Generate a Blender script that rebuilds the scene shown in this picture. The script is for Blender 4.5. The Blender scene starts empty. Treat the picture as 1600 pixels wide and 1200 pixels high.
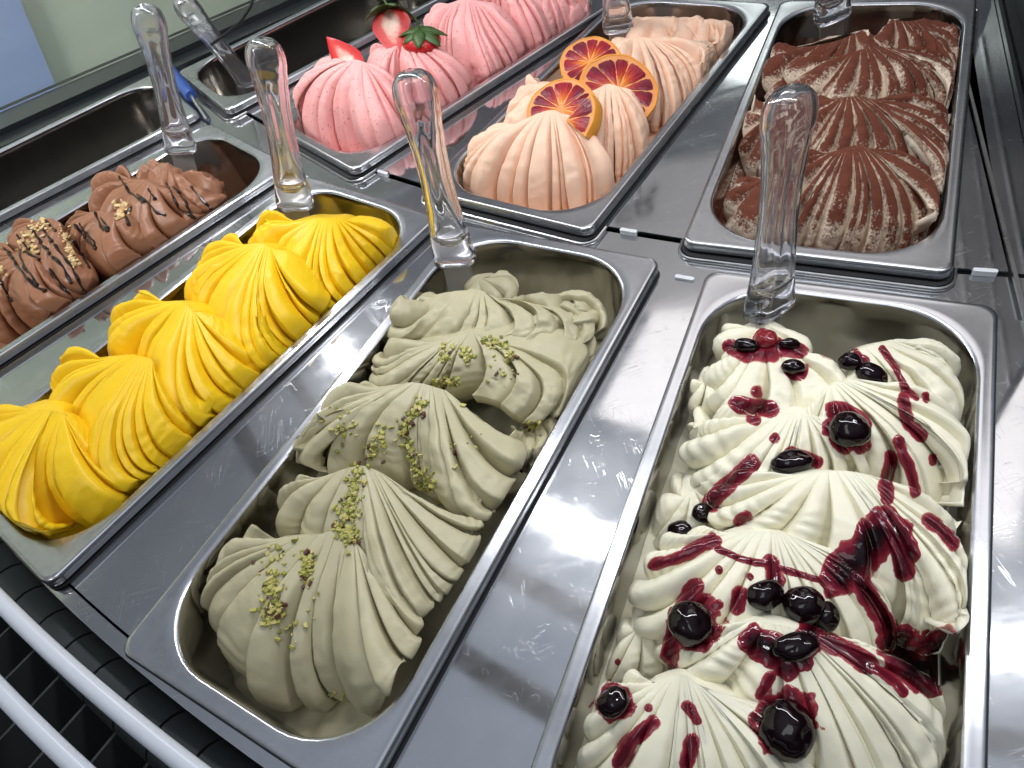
import bpy, bmesh, math, random
import numpy as np
from mathutils import Matrix, Vector
from mathutils.bvhtree import BVHTree

# ----------------------------------------------------------------------------- scene, camera, light
S = 0.001                                   # every length below is written in millimetres
sc = bpy.context.scene
COL = sc.collection
R = math.radians
FPX, CAMZ, TILT, ROLL = 1089.6, 317.43, 0.8514236, -0.2964775
cam = bpy.data.cameras.new('camera')
cam.sensor_fit = 'HORIZONTAL'; cam.sensor_width = 36.0; cam.lens = 36.0 * FPX / 1600.0
cam.clip_start = 0.01; cam.clip_end = 100
cam.dof.use_dof = False
camo = bpy.data.objects.new('camera', cam); COL.objects.link(camo)
fw = Vector((0, math.cos(TILT), -math.sin(TILT)))
up0 = Vector((0, math.sin(TILT), math.cos(TILT))); rt0 = Vector((1, 0, 0))
cr, sr = math.cos(ROLL), math.sin(ROLL)
rt = rt0 * cr + up0 * sr; up = up0 * cr - rt0 * sr
M = Matrix((rt, up, -fw)).transposed().to_4x4(); M.translation = Vector((0, 0, CAMZ * S))
camo.matrix_world = M
sc.camera = camo

wd = bpy.data.worlds.new('World'); sc.world = wd; wd.use_nodes = True
wn = wd.node_tree; wn.nodes.clear()
wo = wn.nodes.new('ShaderNodeOutputWorld'); wb = wn.nodes.new('ShaderNodeBackground')
wn.links.new(wb.outputs[0], wo.inputs[0])
# a dim shop: dark walls round about, a paler ceiling overhead
wt = wn.nodes.new('ShaderNodeTexCoord'); wx = wn.nodes.new('ShaderNodeSeparateXYZ'); wr = wn.nodes.new('ShaderNodeValToRGB')
wn.links.new(wt.outputs['Generated'], wx.inputs[0]); wn.links.new(wx.outputs[2], wr.inputs[0])
we = wr.color_ramp.elements
we[0].position = 0.0; we[0].color = (0.03, 0.034, 0.04, 1); we[1].position = 1.0; we[1].color = (0.60, 0.67, 0.79, 1)
e = we.new(0.35); e.color = (0.05, 0.056, 0.066, 1)
e = we.new(0.70); e.color = (0.25, 0.275, 0.32, 1)
wn.links.new(wr.outputs[0], wb.inputs[0]); wb.inputs[1].default_value = 0.72

def area(name, loc, target, sx, sy, power, col, spread=180):
    l = bpy.data.lights.new(name, 'AREA'); l.shape = 'RECTANGLE'
    l.size = sx * S; l.size_y = sy * S; l.energy = power; l.color = col; l.spread = R(spread)
    o = bpy.data.objects.new(name, l); COL.objects.link(o)
    o.location = Vector(loc) * S
    d = Vector(target) - Vector(loc)
    o.rotation_euler = d.to_track_quat('-Z', 'Y').to_euler()
    return o
OX, OY = 1022.05, 1431.94                   # the counter is a ring sector about this point
def pol(r, deg, z=0.0):
    a = R(deg); return (OX + r * math.sin(a), OY - r * math.cos(a), z)
# the cabinet's curved light strip over the pans, in straight lengths
for k in range(8):
    a0 = -78 + k * 7.6
    x, y, z = pol(1395, a0, 500)
    o = area('led_strip', (x, y, z), (x, y, 0), 1395 * R(7.4), 18, 0.72, (0.96, 0.97, 1.0))
    o.rotation_euler = (0, 0, R(a0))
# ceiling panel lights of the shop
o = area('ceiling_panel', (1117, 1538, 2000), (1117, 1538, 0), 800, 1500, 6.5, (1.0, 0.93, 0.89))
o.rotation_euler = (0, 0, R(47.5))
o = area('ceiling_panel', (-500, -700, 2300), (100, 400, 0), 1200, 1200, 10.0, (0.94, 0.97, 1.0))

for (x, y, sx, sy, pw) in ((-1350, 4900, 900, 700, 9.0), (2150, 4250, 800, 800, 8.0), (300, 5600, 700, 500, 6.0)):
    o = area('far_ceiling_panel', (x, y, 2000), (x, y, 0), sx, sy, pw, (0.92, 1.0, 0.96)); o.rotation_euler = (0, 0, R(30))

area('wall_fill_light', (-1500, -500, 1800), (-700, 1400, 0), 600, 600, 9.0, (1.0, 0.98, 0.93), 50)  # fill light added out of view to brighten the green wall
vs = sc.view_settings
vs.view_transform = 'Standard'; vs.look = 'None'; vs.exposure = -0.12; vs.gamma = 1.0

# ----------------------------------------------------------------------------- helpers
def ray(px, py):
    u = px - 800.0; v = 600.0 - py
    d = fw * FPX + rt * u + up * v
    return d.normalized()
C0 = Vector((0, 0, CAMZ))
def at(px, py, z=0.0):
    d = ray(px, py); k = (z - CAMZ) / d.z
    return C0 + d * k

PANS = {'E': (-434.5, 781.4, -64.5), 'K': (-329.4, 586.5, -57.15), 'M': (-203.7, 412.2, -48.95),
        'P': (-57.6, 264.3, -41.06), 'C': (102.7, 131.9, -36.16), 'R': (-81.6, 918.3, -64.08),
        'S': (34.4, 731.4, -59.98), 'O': (157.7, 577.6, -46.17), 'T': (309.0, 451.3, -36.54)}
def to_loc(n, p):
    x, y, th = PANS[n]; c, s = math.cos(R(th)), math.sin(R(th))
    dx, dy = p[0] - x, p[1] - y
    return Vector((c * dx + s * dy, -s * dx + c * dy, p[2]))
def to_w(n, p):
    x, y, th = PANS[n]; c, s = math.cos(R(th)), math.sin(R(th))
    return Vector((x + c * p[0] - s * p[1], y + s * p[0] + c * p[1], p[2]))
HU, HV = 68.5, 165.0
def B(n, px, py, z):
    """a point of the gelato's outline: raised along the line of sight until it lies inside the pan"""
    for _ in range(60):
        q = to_loc(n, at(px, py, z))
        if abs(q.x) <= HU and abs(q.y) <= HV:
            # strokes on the near side run right up to the wall, hidden from here by the rim
            if n in 'PMKS' and q.x > 22 and q.y > -128:
                while q.x < 67 and z < -3.5:
                    z += 1.5; q = to_loc(n, at(px, py, z))
            return q
        if z > 4: break
        z += 2
    q = to_loc(n, at(px, py, z))
    return Vector((max(-HU, min(HU, q.x)), max(-HV, min(HV, q.y)), z))

def mesh_obj(name, verts, faces, mat, parent=None, smooth=True, sharp=None, scale=S):
    me = bpy.data.meshes.new(name)
    v = np.asarray(verts, dtype=np.float64).reshape(-1, 3) * scale
    me.from_pydata(v.tolist(), [], faces if isinstance(faces, list) else faces.tolist())
    me.validate()
    if smooth: me.polygons.foreach_set('use_smooth', [True] * len(me.polygons))
    if sharp is not None: me.set_sharp_from_angle(angle=R(sharp))
    if mat is not None: me.materials.append(mat)
    o = bpy.data.objects.new(name, me); COL.objects.link(o)
    if parent is not None: o.parent = parent
    return o
def tag(o, label, cat, group=None, kind=None):
    o['label'] = label; o['category'] = cat
    if group: o['group'] = group
    if kind: o['kind'] = kind
    return o
def thing(name, label, cat, loc=(0, 0, 0), rz=0, group=None):
    o = bpy.data.objects.new(name, None); COL.objects.link(o)
    o.empty_display_size = 0.02
    o.location = Vector(loc) * S; o.rotation_euler = (0, 0, R(rz))
    return tag(o, label, cat, group)

class MB:
    def __init__(self): self.v = []; self.f = []
    def add(self, v, f):
        n = len(self.v); self.v += [tuple(p) for p in v]; self.f += [tuple(i + n for i in q) for q in f]
    def prism(self, pts, z0, z1):
        n = len(pts)
        v = [(p[0], p[1], z0) for p in pts] + [(p[0], p[1], z1) for p in pts]
        f = [tuple(range(n - 1, -1, -1)), tuple(range(n, 2 * n))]
        f += [(i, (i + 1) % n, n + (i + 1) % n, n + i) for i in range(n)]
        self.add(v, f)
    def box(self, c, sx, sy, sz, rz=0):
        a = R(rz); ca, sa = math.cos(a), math.sin(a)
        pts = [(c[0] + ca * x - sa * y, c[1] + sa * x + ca * y) for x, y in
               ((-sx / 2, -sy / 2), (sx / 2, -sy / 2), (sx / 2, sy / 2), (-sx / 2, sy / 2))]
        self.prism(pts, c[2] - sz / 2, c[2] + sz / 2)
    def tube(self, pts, rad, n=10, caps=True):
        pts = [Vector(p) for p in pts]; m = len(pts)
        rads = rad if isinstance(rad, (list, tuple)) else [rad] * m
        v = []; f = []
        t0 = (pts[1] - pts[0]).normalized()
        nrm = t0.orthogonal().normalized()
        for i, p in enumerate(pts):
            t = (pts[min(i + 1, m - 1)] - pts[max(i - 1, 0)]).normalized()
            nrm = (nrm - t * nrm.dot(t)).normalized(); b = t.cross(nrm)
            for k in range(n):
                a = 2 * math.pi * k / n
                v.append(p + (nrm * math.cos(a) + b * math.sin(a)) * rads[i])
        for i in range(m - 1):
            for k in range(n):
                k2 = (k + 1) % n
                f.append((i * n + k, i * n + k2, (i + 1) * n + k2, (i + 1) * n + k))
        if caps:
            f.append(tuple(range(n - 1, -1, -1))); f.append(tuple((m - 1) * n + k for k in range(n)))
        self.add(v, f)
    def build(self, name, mat, parent=None, smooth=True, sharp=35):
        return mesh_obj(name, self.v, self.f, mat, parent, smooth, sharp)

# value noise on numpy arrays
_rng = np.random.RandomState(7)
_tab = _rng.rand(4096)
def vnoise(p):
    p = np.asarray(p, float); i = np.floor(p).astype(int); f = p - i; f = f * f * (3 - 2 * f)
    def h(a, b, c): return _tab[(a * 73 + b * 1013 + c * 2777 + (a * b * 17 + b * c * 31)) & 4095]
    r = 0
    for dx in (0, 1):
        for dy in (0, 1):
            for dz in (0, 1):
                w = (f[..., 0] if dx else 1 - f[..., 0]) * (f[..., 1] if dy else 1 - f[..., 1]) * (f[..., 2] if dz else 1 - f[..., 2])
                r = r + w * h(i[..., 0] + dx, i[..., 1] + dy, i[..., 2] + dz)
    return r * 2 - 1
def fbm(p, o=3):
    r = 0; a = 1.0
    for k in range(o):
        r = r + a * vnoise(p * (2 ** k) + 19.7 * k); a *= 0.5
    return r

# ----------------------------------------------------------------------------- materials
def mat(name, base, rough=0.5, metal=0.0, **kw):
    m = bpy.data.materials.new(name); m.use_nodes = True
    b = m.node_tree.nodes['Principled BSDF']
    b.inputs['Base Color'].default_value = (*base, 1); b.inputs['Roughness'].default_value = rough
    b.inputs['Metallic'].default_value = metal
    for k, v in kw.items(): b.inputs[k].default_value = v
    return m
def N(m, t): return m.node_tree.nodes.new(t)
def L(m, a, b): m.node_tree.links.new(a, b)
def P(m): return m.node_tree.nodes['Principled BSDF']
def noise(m, scale, detail=3, rough=0.5, stretch=None, rot=None, dist=0.0):
    tc = N(m, 'ShaderNodeTexCoord'); n = N(m, 'ShaderNodeTexNoise')
    n.inputs['Scale'].default_value = scale; n.inputs['Detail'].default_value = detail
    n.inputs['Roughness'].default_value = rough; n.inputs['Distortion'].default_value = dist
    if stretch or rot:
        mp = N(m, 'ShaderNodeMapping'); L(m, tc.outputs['Object'], mp.inputs['Vector'])
        if stretch: mp.inputs['Scale'].default_value = stretch
        if rot: mp.inputs['Rotation'].default_value = rot
        L(m, mp.outputs[0], n.inputs['Vector'])
    else: L(m, tc.outputs['Object'], n.inputs['Vector'])
    return n.outputs['Fac']
def ramp(m, fac, stops):
    r = N(m, 'ShaderNodeValToRGB'); e = r.color_ramp.elements
    while len(e) > len(stops): e.remove(e[-1])
    while len(e) < len(stops): e.new(0.5)
    for k, (p, c) in enumerate(stops):
        e[k].position = p; e[k].color = (*c, 1) if len(c) == 3 else c
    L(m, fac, r.inputs['Fac']); return r.outputs['Color']
def math_(m, op, a, b=None, clamp=False):
    n = N(m, 'ShaderNodeMath'); n.operation = op; n.use_clamp = clamp
    for i, x in enumerate((a, b)):
        if x is None: continue
        if isinstance(x, (int, float)): n.inputs[i].default_value = x
        else: L(m, x, n.inputs[i])
    return n.outputs[0]
def mixc(m, fac, a, b):
    n = N(m, 'ShaderNodeMix'); n.data_type = 'RGBA'
    for i, x in ((0, fac), (6, a), (7, b)):
        if isinstance(x, (int, float)): n.inputs[i].default_value = x
        elif isinstance(x, tuple): n.inputs[i].default_value = (*x, 1)
        else: L(m, x, n.inputs[i])
    return n.outputs[2]
def bump(m, h, strength, dist, prev=None):
    b = N(m, 'ShaderNodeBump'); b.inputs['Strength'].default_value = strength; b.inputs['Distance'].default_value = dist
    L(m, h, b.inputs['Height'])
    if prev is not None: L(m, prev, b.inputs['Normal'])
    L(m, b.outputs[0], P(m).inputs['Normal']); return b.outputs[0]

def steel(name, base, rough, scratch=0.5, brushed=0.0, haze=0.3):
    m = mat(name, base, rough, 1.0)
    cl = noise(m, 18, 4, 0.6)
    mott = noise(m, 160, 3, 0.6)
    r = math_(m, 'ADD', rough - 0.04, math_(m, 'MULTIPLY', cl, 0.06))
    r = math_(m, 'ADD', r, math_(m, 'MULTIPLY', mott, 0.03))
    # fine straight and curled scratches: thin level lines of stretched noises
    lines = None
    for k, (st, ro, th) in enumerate((((18, 300, 18), (0, 0, 0.5), 0.0022), ((280, 22, 18), (0, 0, 0.9), 0.0022), ((110, 60, 60), (0, 0, 2.0), 0.0026))):
        f = noise(m, 1.0, 1.5, 0.5, st, ro, 0.6)
        d = math_(m, 'ABSOLUTE', math_(m, 'SUBTRACT', f, 0.5))
        ln = math_(m, 'LESS_THAN', d, th)
        gate = math_(m, 'GREATER_THAN', noise(m, 42 + 11 * k, 2, 0.5), 0.585)
        ln = math_(m, 'MULTIPLY', ln, gate)
        lines = ln if lines is None else math_(m, 'MAXIMUM', lines, ln)
    r = math_(m, 'ADD', r, math_(m, 'MULTIPLY', lines, 0.30 * scratch), True)
    wipe = noise(m, 1.0, 4, 0.6, (14, 60, 14), (0, 0, 0.7)); r = math_(m, 'ADD', r, math_(m, 'MULTIPLY', math_(m, 'SUBTRACT', wipe, 0.42), 0.16), True)
    L(m, r, P(m).inputs['Roughness'])
    h = math_(m, 'ADD', math_(m, 'MULTIPLY', lines, 0.5 * scratch), math_(m, 'MULTIPLY', mott, 0.06))
    if brushed:
        br = noise(m, 1.0, 2, 0.6, (900, 12, 12))
        h = math_(m, 'ADD', h, math_(m, 'MULTIPLY', br, brushed))
    bump(m, h, 0.12, 0.0005)
    # a broader second lobe: the haze of fine wear over the polished sheet
    out = m.node_tree.nodes['Material Output']; gl2 = N(m, 'ShaderNodeBsdfAnisotropic'); mx = N(m, 'ShaderNodeMixShader')
    gl2.inputs['Roughness'].default_value = 0.36; gl2.inputs['Color'].default_value = (*base, 1)
    L(m, math_(m, 'MULTIPLY', noise(m, 26, 4, 0.6), haze * 2), mx.inputs[0])
    L(m, P(m).outputs[0], mx.inputs[1]); L(m, gl2.outputs[0], mx.inputs[2]); L(m, mx.outputs[0], out.inputs['Surface'])
    smear = noise(m, 30, 5, 0.65)
    L(m, mixc(m, math_(m, 'MULTIPLY', smear, 0.5), base, tuple(x * 0.62 for x in base)), P(m).inputs['Base Color'])
    return m
M_PAN = steel('pan_steel', (0.60, 0.61, 0.635), 0.17, 0.03, 0.02, 0.30)
M_BASIN = steel('basin_steel', (0.40, 0.385, 0.365), 0.11, 0.02, 0.0, 0.05)
M_DECK = steel('deck_steel', (0.61, 0.62, 0.64), 0.055, 0.6, 0.0, 0.16)
M_TRIM = steel('trim_steel', (0.6, 0.6, 0.6), 0.2, 0.3)
M_BLACK = mat('black_plastic', (0.012, 0.014, 0.016), 0.5)
bump(M_BLACK, noise(M_BLACK, 400, 2), 0.1, 0.0005)
M_RUBBER = mat('black_rubber', (0.030, 0.034, 0.036), 0.5)
bump(M_RUBBER, noise(M_RUBBER, 500, 2), 0.15, 0.0004)
M_FRAME = mat('dark_frame', (0.010, 0.012, 0.014), 0.25)
M_RAIL = mat('white_enamel', (0.62, 0.66, 0.73), 0.28)
bump(M_RAIL, noise(M_RAIL, 90, 2), 0.05, 0.001)
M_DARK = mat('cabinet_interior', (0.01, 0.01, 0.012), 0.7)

def gelato_mat(name, base, rough=0.42, sss=0.25, rad=(1, 0.8, 0.6), var=0.10, speck=None, grain=0.25, icy=0.0):
    m = mat(name, base, rough)
    b = P(m); b.inputs['Subsurface Weight'].default_value = sss
    b.inputs['Subsurface Radius'].default_value = rad; b.inputs['Subsurface Scale'].default_value = 0.0013
    b.inputs['Specular IOR Level'].default_value = 0.35
    n1 = noise(m, 55, 4, 0.55)
    c = mixc(m, n1, tuple(x * (1 - var) for x in base), tuple(min(0.92, x * (1 + var)) for x in base))
    if speck:
        for (sc_, thr, colr) in speck:
            s = noise(m, sc_, 1, 0.4)
            c = mixc(m, math_(m, 'MULTIPLY', math_(m, 'GREATER_THAN', s, thr), 0.75), c, colr)
    L(m, c, b.inputs['Base Color'])
    L(m, math_(m, 'ADD', rough - 0.08, math_(m, 'MULTIPLY', noise(m, 240, 3), 0.16)), b.inputs['Roughness'])
    g1 = noise(m, 520, 3, 0.65); g2 = noise(m, 130, 3, 0.6)
    pv = bump(m, math_(m, 'ADD', math_(m, 'MULTIPLY', g1, grain), math_(m, 'MULTIPLY', g2, 0.5)), 0.30, 0.0011)
    return m
G_PIST = gelato_mat('pistachio_cream', (0.50, 0.46, 0.30), 0.40, 0.2, var=0.07)
G_MANGO = gelato_mat('mango_cream', (0.90, 0.575, 0.012), 0.40, 0.25, (1, 0.6, 0.1), 0.06)
G_CREAM = gelato_mat('white_cream', (0.84, 0.805, 0.635), 0.38, 0.3, (1, 0.9, 0.7), 0.03, grain=0.12)
G_CHOC = gelato_mat('chocolate_cream', (0.27, 0.122, 0.066), 0.34, 0.15, (1, 0.5, 0.3), 0.12, grain=0.35)
G_STRAW = gelato_mat('strawberry_cream', (0.82, 0.40, 0.385), 0.5, 0.25, (1, 0.5, 0.5), 0.08, speck=[(420, 0.70, (0.45, 0.12, 0.12))], grain=0.5)
G_ORANGE = gelato_mat('orange_cream', (0.85, 0.575, 0.42), 0.5, 0.25, (1, 0.6, 0.4), 0.06, grain=0.5)
G_TIRA = gelato_mat('tiramisu_cream', (0.73, 0.61, 0.48), 0.5, 0.2, (1, 0.8, 0.6), 0.05)
def add_cocoa(m):
    b = P(m); old = b.inputs['Base Color'].links[0].from_socket
    at_ = N(m, 'ShaderNodeAttribute'); at_.attribute_name = 'crest'
    ge = N(m, 'ShaderNodeNewGeometry'); sx = N(m, 'ShaderNodeSeparateXYZ'); L(m, ge.outputs['Normal'], sx.inputs[0])
    n1 = noise(m, 620, 3, 0.75); n2 = noise(m, 45, 3, 0.6); n3 = noise(m, 230, 3, 0.6)
    al = N(m, 'ShaderNodeAttribute'); al.attribute_name = 'along'
    v = math_(m, 'MULTIPLY', at_.outputs['Fac'], 0.72)
    v = math_(m, 'ADD', v, math_(m, 'MULTIPLY', sx.outputs[2], 0.55))
    v = math_(m, 'SUBTRACT', v, math_(m, 'MULTIPLY', al.outputs['Fac'], 0.40))
    v = math_(m, 'ADD', v, math_(m, 'MULTIPLY', math_(m, 'SUBTRACT', n1, 0.5), 1.5))
    v = math_(m, 'ADD', v, math_(m, 'MULTIPLY', math_(m, 'SUBTRACT', n2, 0.5), 1.3))
    v = math_(m, 'ADD', v, math_(m, 'MULTIPLY', math_(m, 'SUBTRACT', n3, 0.5), 0.7))
    mr = N(m, 'ShaderNodeMapRange'); mr.inputs[1].default_value = 0.30; mr.inputs[2].default_value = 0.72
    L(m, v, mr.inputs[0])
    cc = mixc(m, noise(m, 200, 3), (0.165, 0.043, 0.021), (0.085, 0.021, 0.010))
    L(m, mixc(m, mr.outputs[0], old, cc), b.inputs['Base Color'])
    L(m, math_(m, 'ADD', 0.42, math_(m, 'MULTIPLY', mr.outputs[0], 0.45)), b.inputs['Roughness'])
add_cocoa(G_TIRA)
M_NUT_P = mat('pistachio_nut', (0.42, 0.40, 0.08), 0.5)
def rand_col(m, stops):
    a = N(m, 'ShaderNodeAttribute'); a.attribute_name = 'tint'
    L(m, ramp(m, a.outputs['Fac'], stops), P(m).inputs['Base Color'])
rand_col(M_NUT_P, [(0, (0.30, 0.31, 0.05)), (0.3, (0.45, 0.42, 0.10)), (0.55, (0.60, 0.52, 0.20)), (0.85, (0.20, 0.24, 0.035)), (0.93, (0.12, 0.05, 0.03)), (1, (0.10, 0.03, 0.035))])
M_NUT_H = mat('hazelnut', (0.6, 0.42, 0.2), 0.5)
rand_col(M_NUT_H, [(0, (0.50, 0.34, 0.15)), (0.6, (0.68, 0.52, 0.28)), (1, (0.62, 0.40, 0.16))])
M_FUDGE = mat('dark_chocolate', (0.016, 0.007, 0.005), 0.22)
M_CHERRY = mat('black_cherry', (0.006, 0.0012, 0.0025), 0.035, **{'Specular IOR Level': 0.45})
bump(M_CHERRY, noise(M_CHERRY, 170, 1, 0.4), 0.35, 0.0016)
M_SAUCE = mat('cherry_sauce', (0.1, 0.005, 0.01), 0.09, **{'Specular IOR Level': 0.38})
a_ = N(M_SAUCE, 'ShaderNodeAttribute'); a_.attribute_name = 'thick'
L(M_SAUCE, ramp(M_SAUCE, a_.outputs['Fac'], [(0.0, (0.52, 0.14, 0.15)), (0.14, (0.27, 0.024, 0.04)), (0.40, (0.115, 0.006, 0.016)), (0.72, (0.032, 0.0016, 0.005)), (1, (0.006, 0.0006, 0.0015))]), P(M_SAUCE).inputs['Base Color'])
tr_ = N(M_SAUCE, 'ShaderNodeBsdfTransparent'); ms_ = N(M_SAUCE, 'ShaderNodeMixShader'); mr_ = N(M_SAUCE, 'ShaderNodeMapRange')
tr_.inputs[0].default_value = (1.0, 0.72, 0.70, 1)
mr_.inputs[1].default_value = 0.0; mr_.inputs[2].default_value = 0.16; mr_.inputs[3].default_value = 0.12
L(M_SAUCE, a_.outputs['Fac'], mr_.inputs[0]); L(M_SAUCE, mr_.outputs[0], ms_.inputs[0]); L(M_SAUCE, tr_.outputs[0], ms_.inputs[1]); L(M_SAUCE, P(M_SAUCE).outputs[0], ms_.inputs[2])
L(M_SAUCE, ms_.outputs[0], M_SAUCE.node_tree.nodes['Material Output'].inputs['Surface'])
bump(M_SAUCE, noise(M_SAUCE, 160, 2, 0.5), 0.25, 0.0012)
M_PLASTIC = mat('clear_plastic', (0.975, 0.97, 1.0), 0.025, **{'Transmission Weight': 0.975, 'IOR': 1.46, 'Coat Weight': 0.5, 'Coat Roughness': 0.04})
bump(M_PLASTIC, noise(M_PLASTIC, 70, 2), 0.08, 0.002)
M_BLADE = mat('clear_blade', (0.55, 0.545, 0.54), 0.14, **{'Transmission Weight': 0.55, 'IOR': 1.35})
M_BLUE = mat('blue_plastic', (0.012, 0.05, 0.22), 0.35)
M_STRAW = mat('strawberry_skin', (0.48, 0.012, 0.016), 0.25)
def straw_tex(m):
    v = N(m, 'ShaderNodeTexVoronoi'); v.inputs['Scale'].default_value = 260
    tc = N(m, 'ShaderNodeTexCoord'); L(m, tc.outputs['Object'], v.inputs['Vector'])
    s = math_(m, 'LESS_THAN', v.outputs['Distance'], 0.22)
    L(m, mixc(m, math_(m, 'MULTIPLY', s, 0.7), (0.46, 0.012, 0.018), (0.62, 0.30, 0.10)), P(m).inputs['Base Color'])
    bump(m, v.outputs['Distance'], 0.5, 0.0008)
straw_tex(M_STRAW)
M_FLESH = mat('strawberry_flesh', (0.6, 0.1, 0.1), 0.25)
def flesh_tex(m):
    a = N(m, 'ShaderNodeAttribute'); a.attribute_name = 'core'
    n = noise(m, 240, 3, 0.6)
    f = math_(m, 'ADD', a.outputs['Fac'], math_(m, 'MULTIPLY', math_(m, 'SUBTRACT', n, 0.5), 0.5))
    L(m, ramp(m, f, [(0.0, (0.50, 0.012, 0.016)), (0.45, (0.60, 0.06, 0.05)), (0.8, (0.80, 0.50, 0.42)), (1, (0.85, 0.66, 0.55))]), P(m).inputs['Base Color'])
flesh_tex(M_FLESH)
M_LEAF = mat('green_calyx', (0.045, 0.10, 0.02), 0.45)
L(M_LEAF, mixc(M_LEAF, noise(M_LEAF, 220, 3), (0.025, 0.065, 0.018), (0.075, 0.14, 0.03)), P(M_LEAF).inputs['Base Color'])
M_RIND = mat('orange_rind', (0.75, 0.27, 0.02), 0.42)
L(M_RIND, mixc(M_RIND, noise(M_RIND, 150, 3), (0.72, 0.22, 0.012), (0.85, 0.42, 0.06)), P(M_RIND).inputs['Base Color'])
bump(M_RIND, noise(M_RIND, 700, 2), 0.4, 0.0006)
M_PITH = mat('orange_pith', (0.80, 0.48, 0.30), 0.55)
L(M_PITH, mixc(M_PITH, noise(M_PITH, 130, 4), (0.72, 0.22, 0.03), (0.80, 0.40, 0.16)), P(M_PITH).inputs['Base Color'])
M_SEG = mat('blood_orange_flesh', (0.4, 0.03, 0.04), 0.25)
def seg_tex(m):
    a = N(m, 'ShaderNodeAttribute'); a.attribute_name = 'core'
    tcoord = N(m, 'ShaderNodeAttribute'); tcoord.attribute_name = 'polar'
    n = N(m, 'ShaderNodeTexNoise'); n.inputs['Scale'].default_value = 1.0; n.inputs['Detail'].default_value = 3
    L(m, tcoord.outputs['Vector'], n.inputs['Vector'])
    f = math_(m, 'ADD', math_(m, 'MULTIPLY', a.outputs['Fac'], 0.55), math_(m, 'MULTIPLY', n.outputs['Fac'], 0.75))
    L(m, ramp(m, f, [(0.30, (0.15, 0.005, 0.018)), (0.50, (0.30, 0.010, 0.024)), (0.68, (0.46, 0.035, 0.02)), (0.86, (0.68, 0.17, 0.014)), (1, (0.80, 0.30, 0.02))]), P(m).inputs['Base Color'])
    bump(m, n.outputs['Fac'], 0.5, 0.001)
seg_tex(M_SEG)
M_WALL = mat('pale_green_wall', (0.30, 0.38, 0.30), 0.6)
L(M_WALL, mixc(M_WALL, noise(M_WALL, 3, 4), (0.62, 0.74, 0.62), (0.76, 0.80, 0.64)), P(M_WALL).inputs['Base Color'])
M_BLUEP = mat('blue_board', (0.16, 0.24, 0.44), 0.6)
L(M_BLUEP, mixc(M_BLUEP, noise(M_BLUEP, 6, 4), (0.36, 0.47, 0.78), (0.42, 0.53, 0.80)), P(M_BLUEP).inputs['Base Color'])
M_GLASS = mat('cabinet_glass', (0.95, 1.0, 0.97), 0.02, **{'Transmission Weight': 1.0, 'IOR': 1.45})
M_CLIP = mat('grey_clip', (0.62, 0.64, 0.66), 0.4)
M_CABLE = mat('black_cable', (0.01, 0.01, 0.011), 0.4)

# ----------------------------------------------------------------------------- counter
counter = thing('display_counter', 'stainless steel curved display counter with two rows of gelato pans set in it', 'counter')
def sector(r0, r1, a0, a1, n):
    return [pol(r0, a0 + (a1 - a0) * i / n) for i in range(n + 1)] + [pol(r1, a1 + (a0 - a1) * i / n) for i in range(n + 1)]
def strip_panel(pts):
    b = MB(); b.prism(pts, -12, -9)
    return b.build('deck_panel', M_DECK, counter, smooth=False)
def corner(n, u, v): q = to_w(n, (u, v, 0)); return (q.x, q.y)
FR = ['E', 'K', 'M', 'P', 'C']
def on_r(p, r):
    dx, dy = p[0] - OX, p[1] - OY; k = r / math.hypot(dx, dy); return (OX + dx * k, OY + dy * k)
for a, b in zip(FR[:-1], FR[1:]):
    p = [on_r(corner(a, 74, -178), 1764.5), on_r(corner(a, 74, -60), 1640), on_r(corner(a, 74, 178), 1419),
         on_r(corner(b, -74, 178), 1419), on_r(corner(b, -74, -178), 1764.5)]
    q0, q1 = corner(a, 74, -178), corner(b, -74, -178)
    p = [on_r(q0, 1764.5)] + [on_r((q0[0] + (q1[0] - q0[0]) * t, q0[1] + (q1[1] - q0[1]) * t), 1764.5) for t in (0.33, 0.66)] + \
        [on_r(q1, 1764.5), on_r(corner(b, -74, 178), 1419), on_r(corner(a, 74, 178), 1419)]
    strip_panel(p)
q0, q1 = corner('C', 74, -178), corner('C', 74, 178)
strip_panel([on_r(q0, 1764.5), pol(1764.5, -30.5), pol(1764.5, -28.5), pol(1419, -28.5), pol(1419, -30.5), on_r(q1, 1419)])
BK = ['R', 'S', 'O', 'T']
for a, b in zip(BK[:-1], BK[1:]):
    strip_panel([on_r(corner(a, 74, -178), 1378.5), on_r(corner(b, -74, -178), 1378.5), corner(b, -74, 178), corner(a, 74, 178)])
q0, q1 = corner('T', 74, -178), corner('T', 74, 178)
strip_panel([on_r(q0, 1378.5), pol(1378.5, -31.50), pol(1040, -32.70), q1])
b = MB(); b.prism(sector(1381, 1416.5, -76, -28.5, 40), -14, -11.5); b.build('cross_bar', M_DECK, counter, smooth=False)
b = MB(); b.prism(sector(1766, 1774, -76, -28.5, 60), -13, -10); b.prism(sector(1772.5, 1774, -76, -28.5, 60), -40, -13.5)
b.build('front_edge', M_DECK, counter, smooth=False)
b = MB(); b.prism(sector(940, 1032, -76, -20, 30), -16, -13); b.build('rear_ledge', M_DECK, counter, smooth=False)
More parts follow.
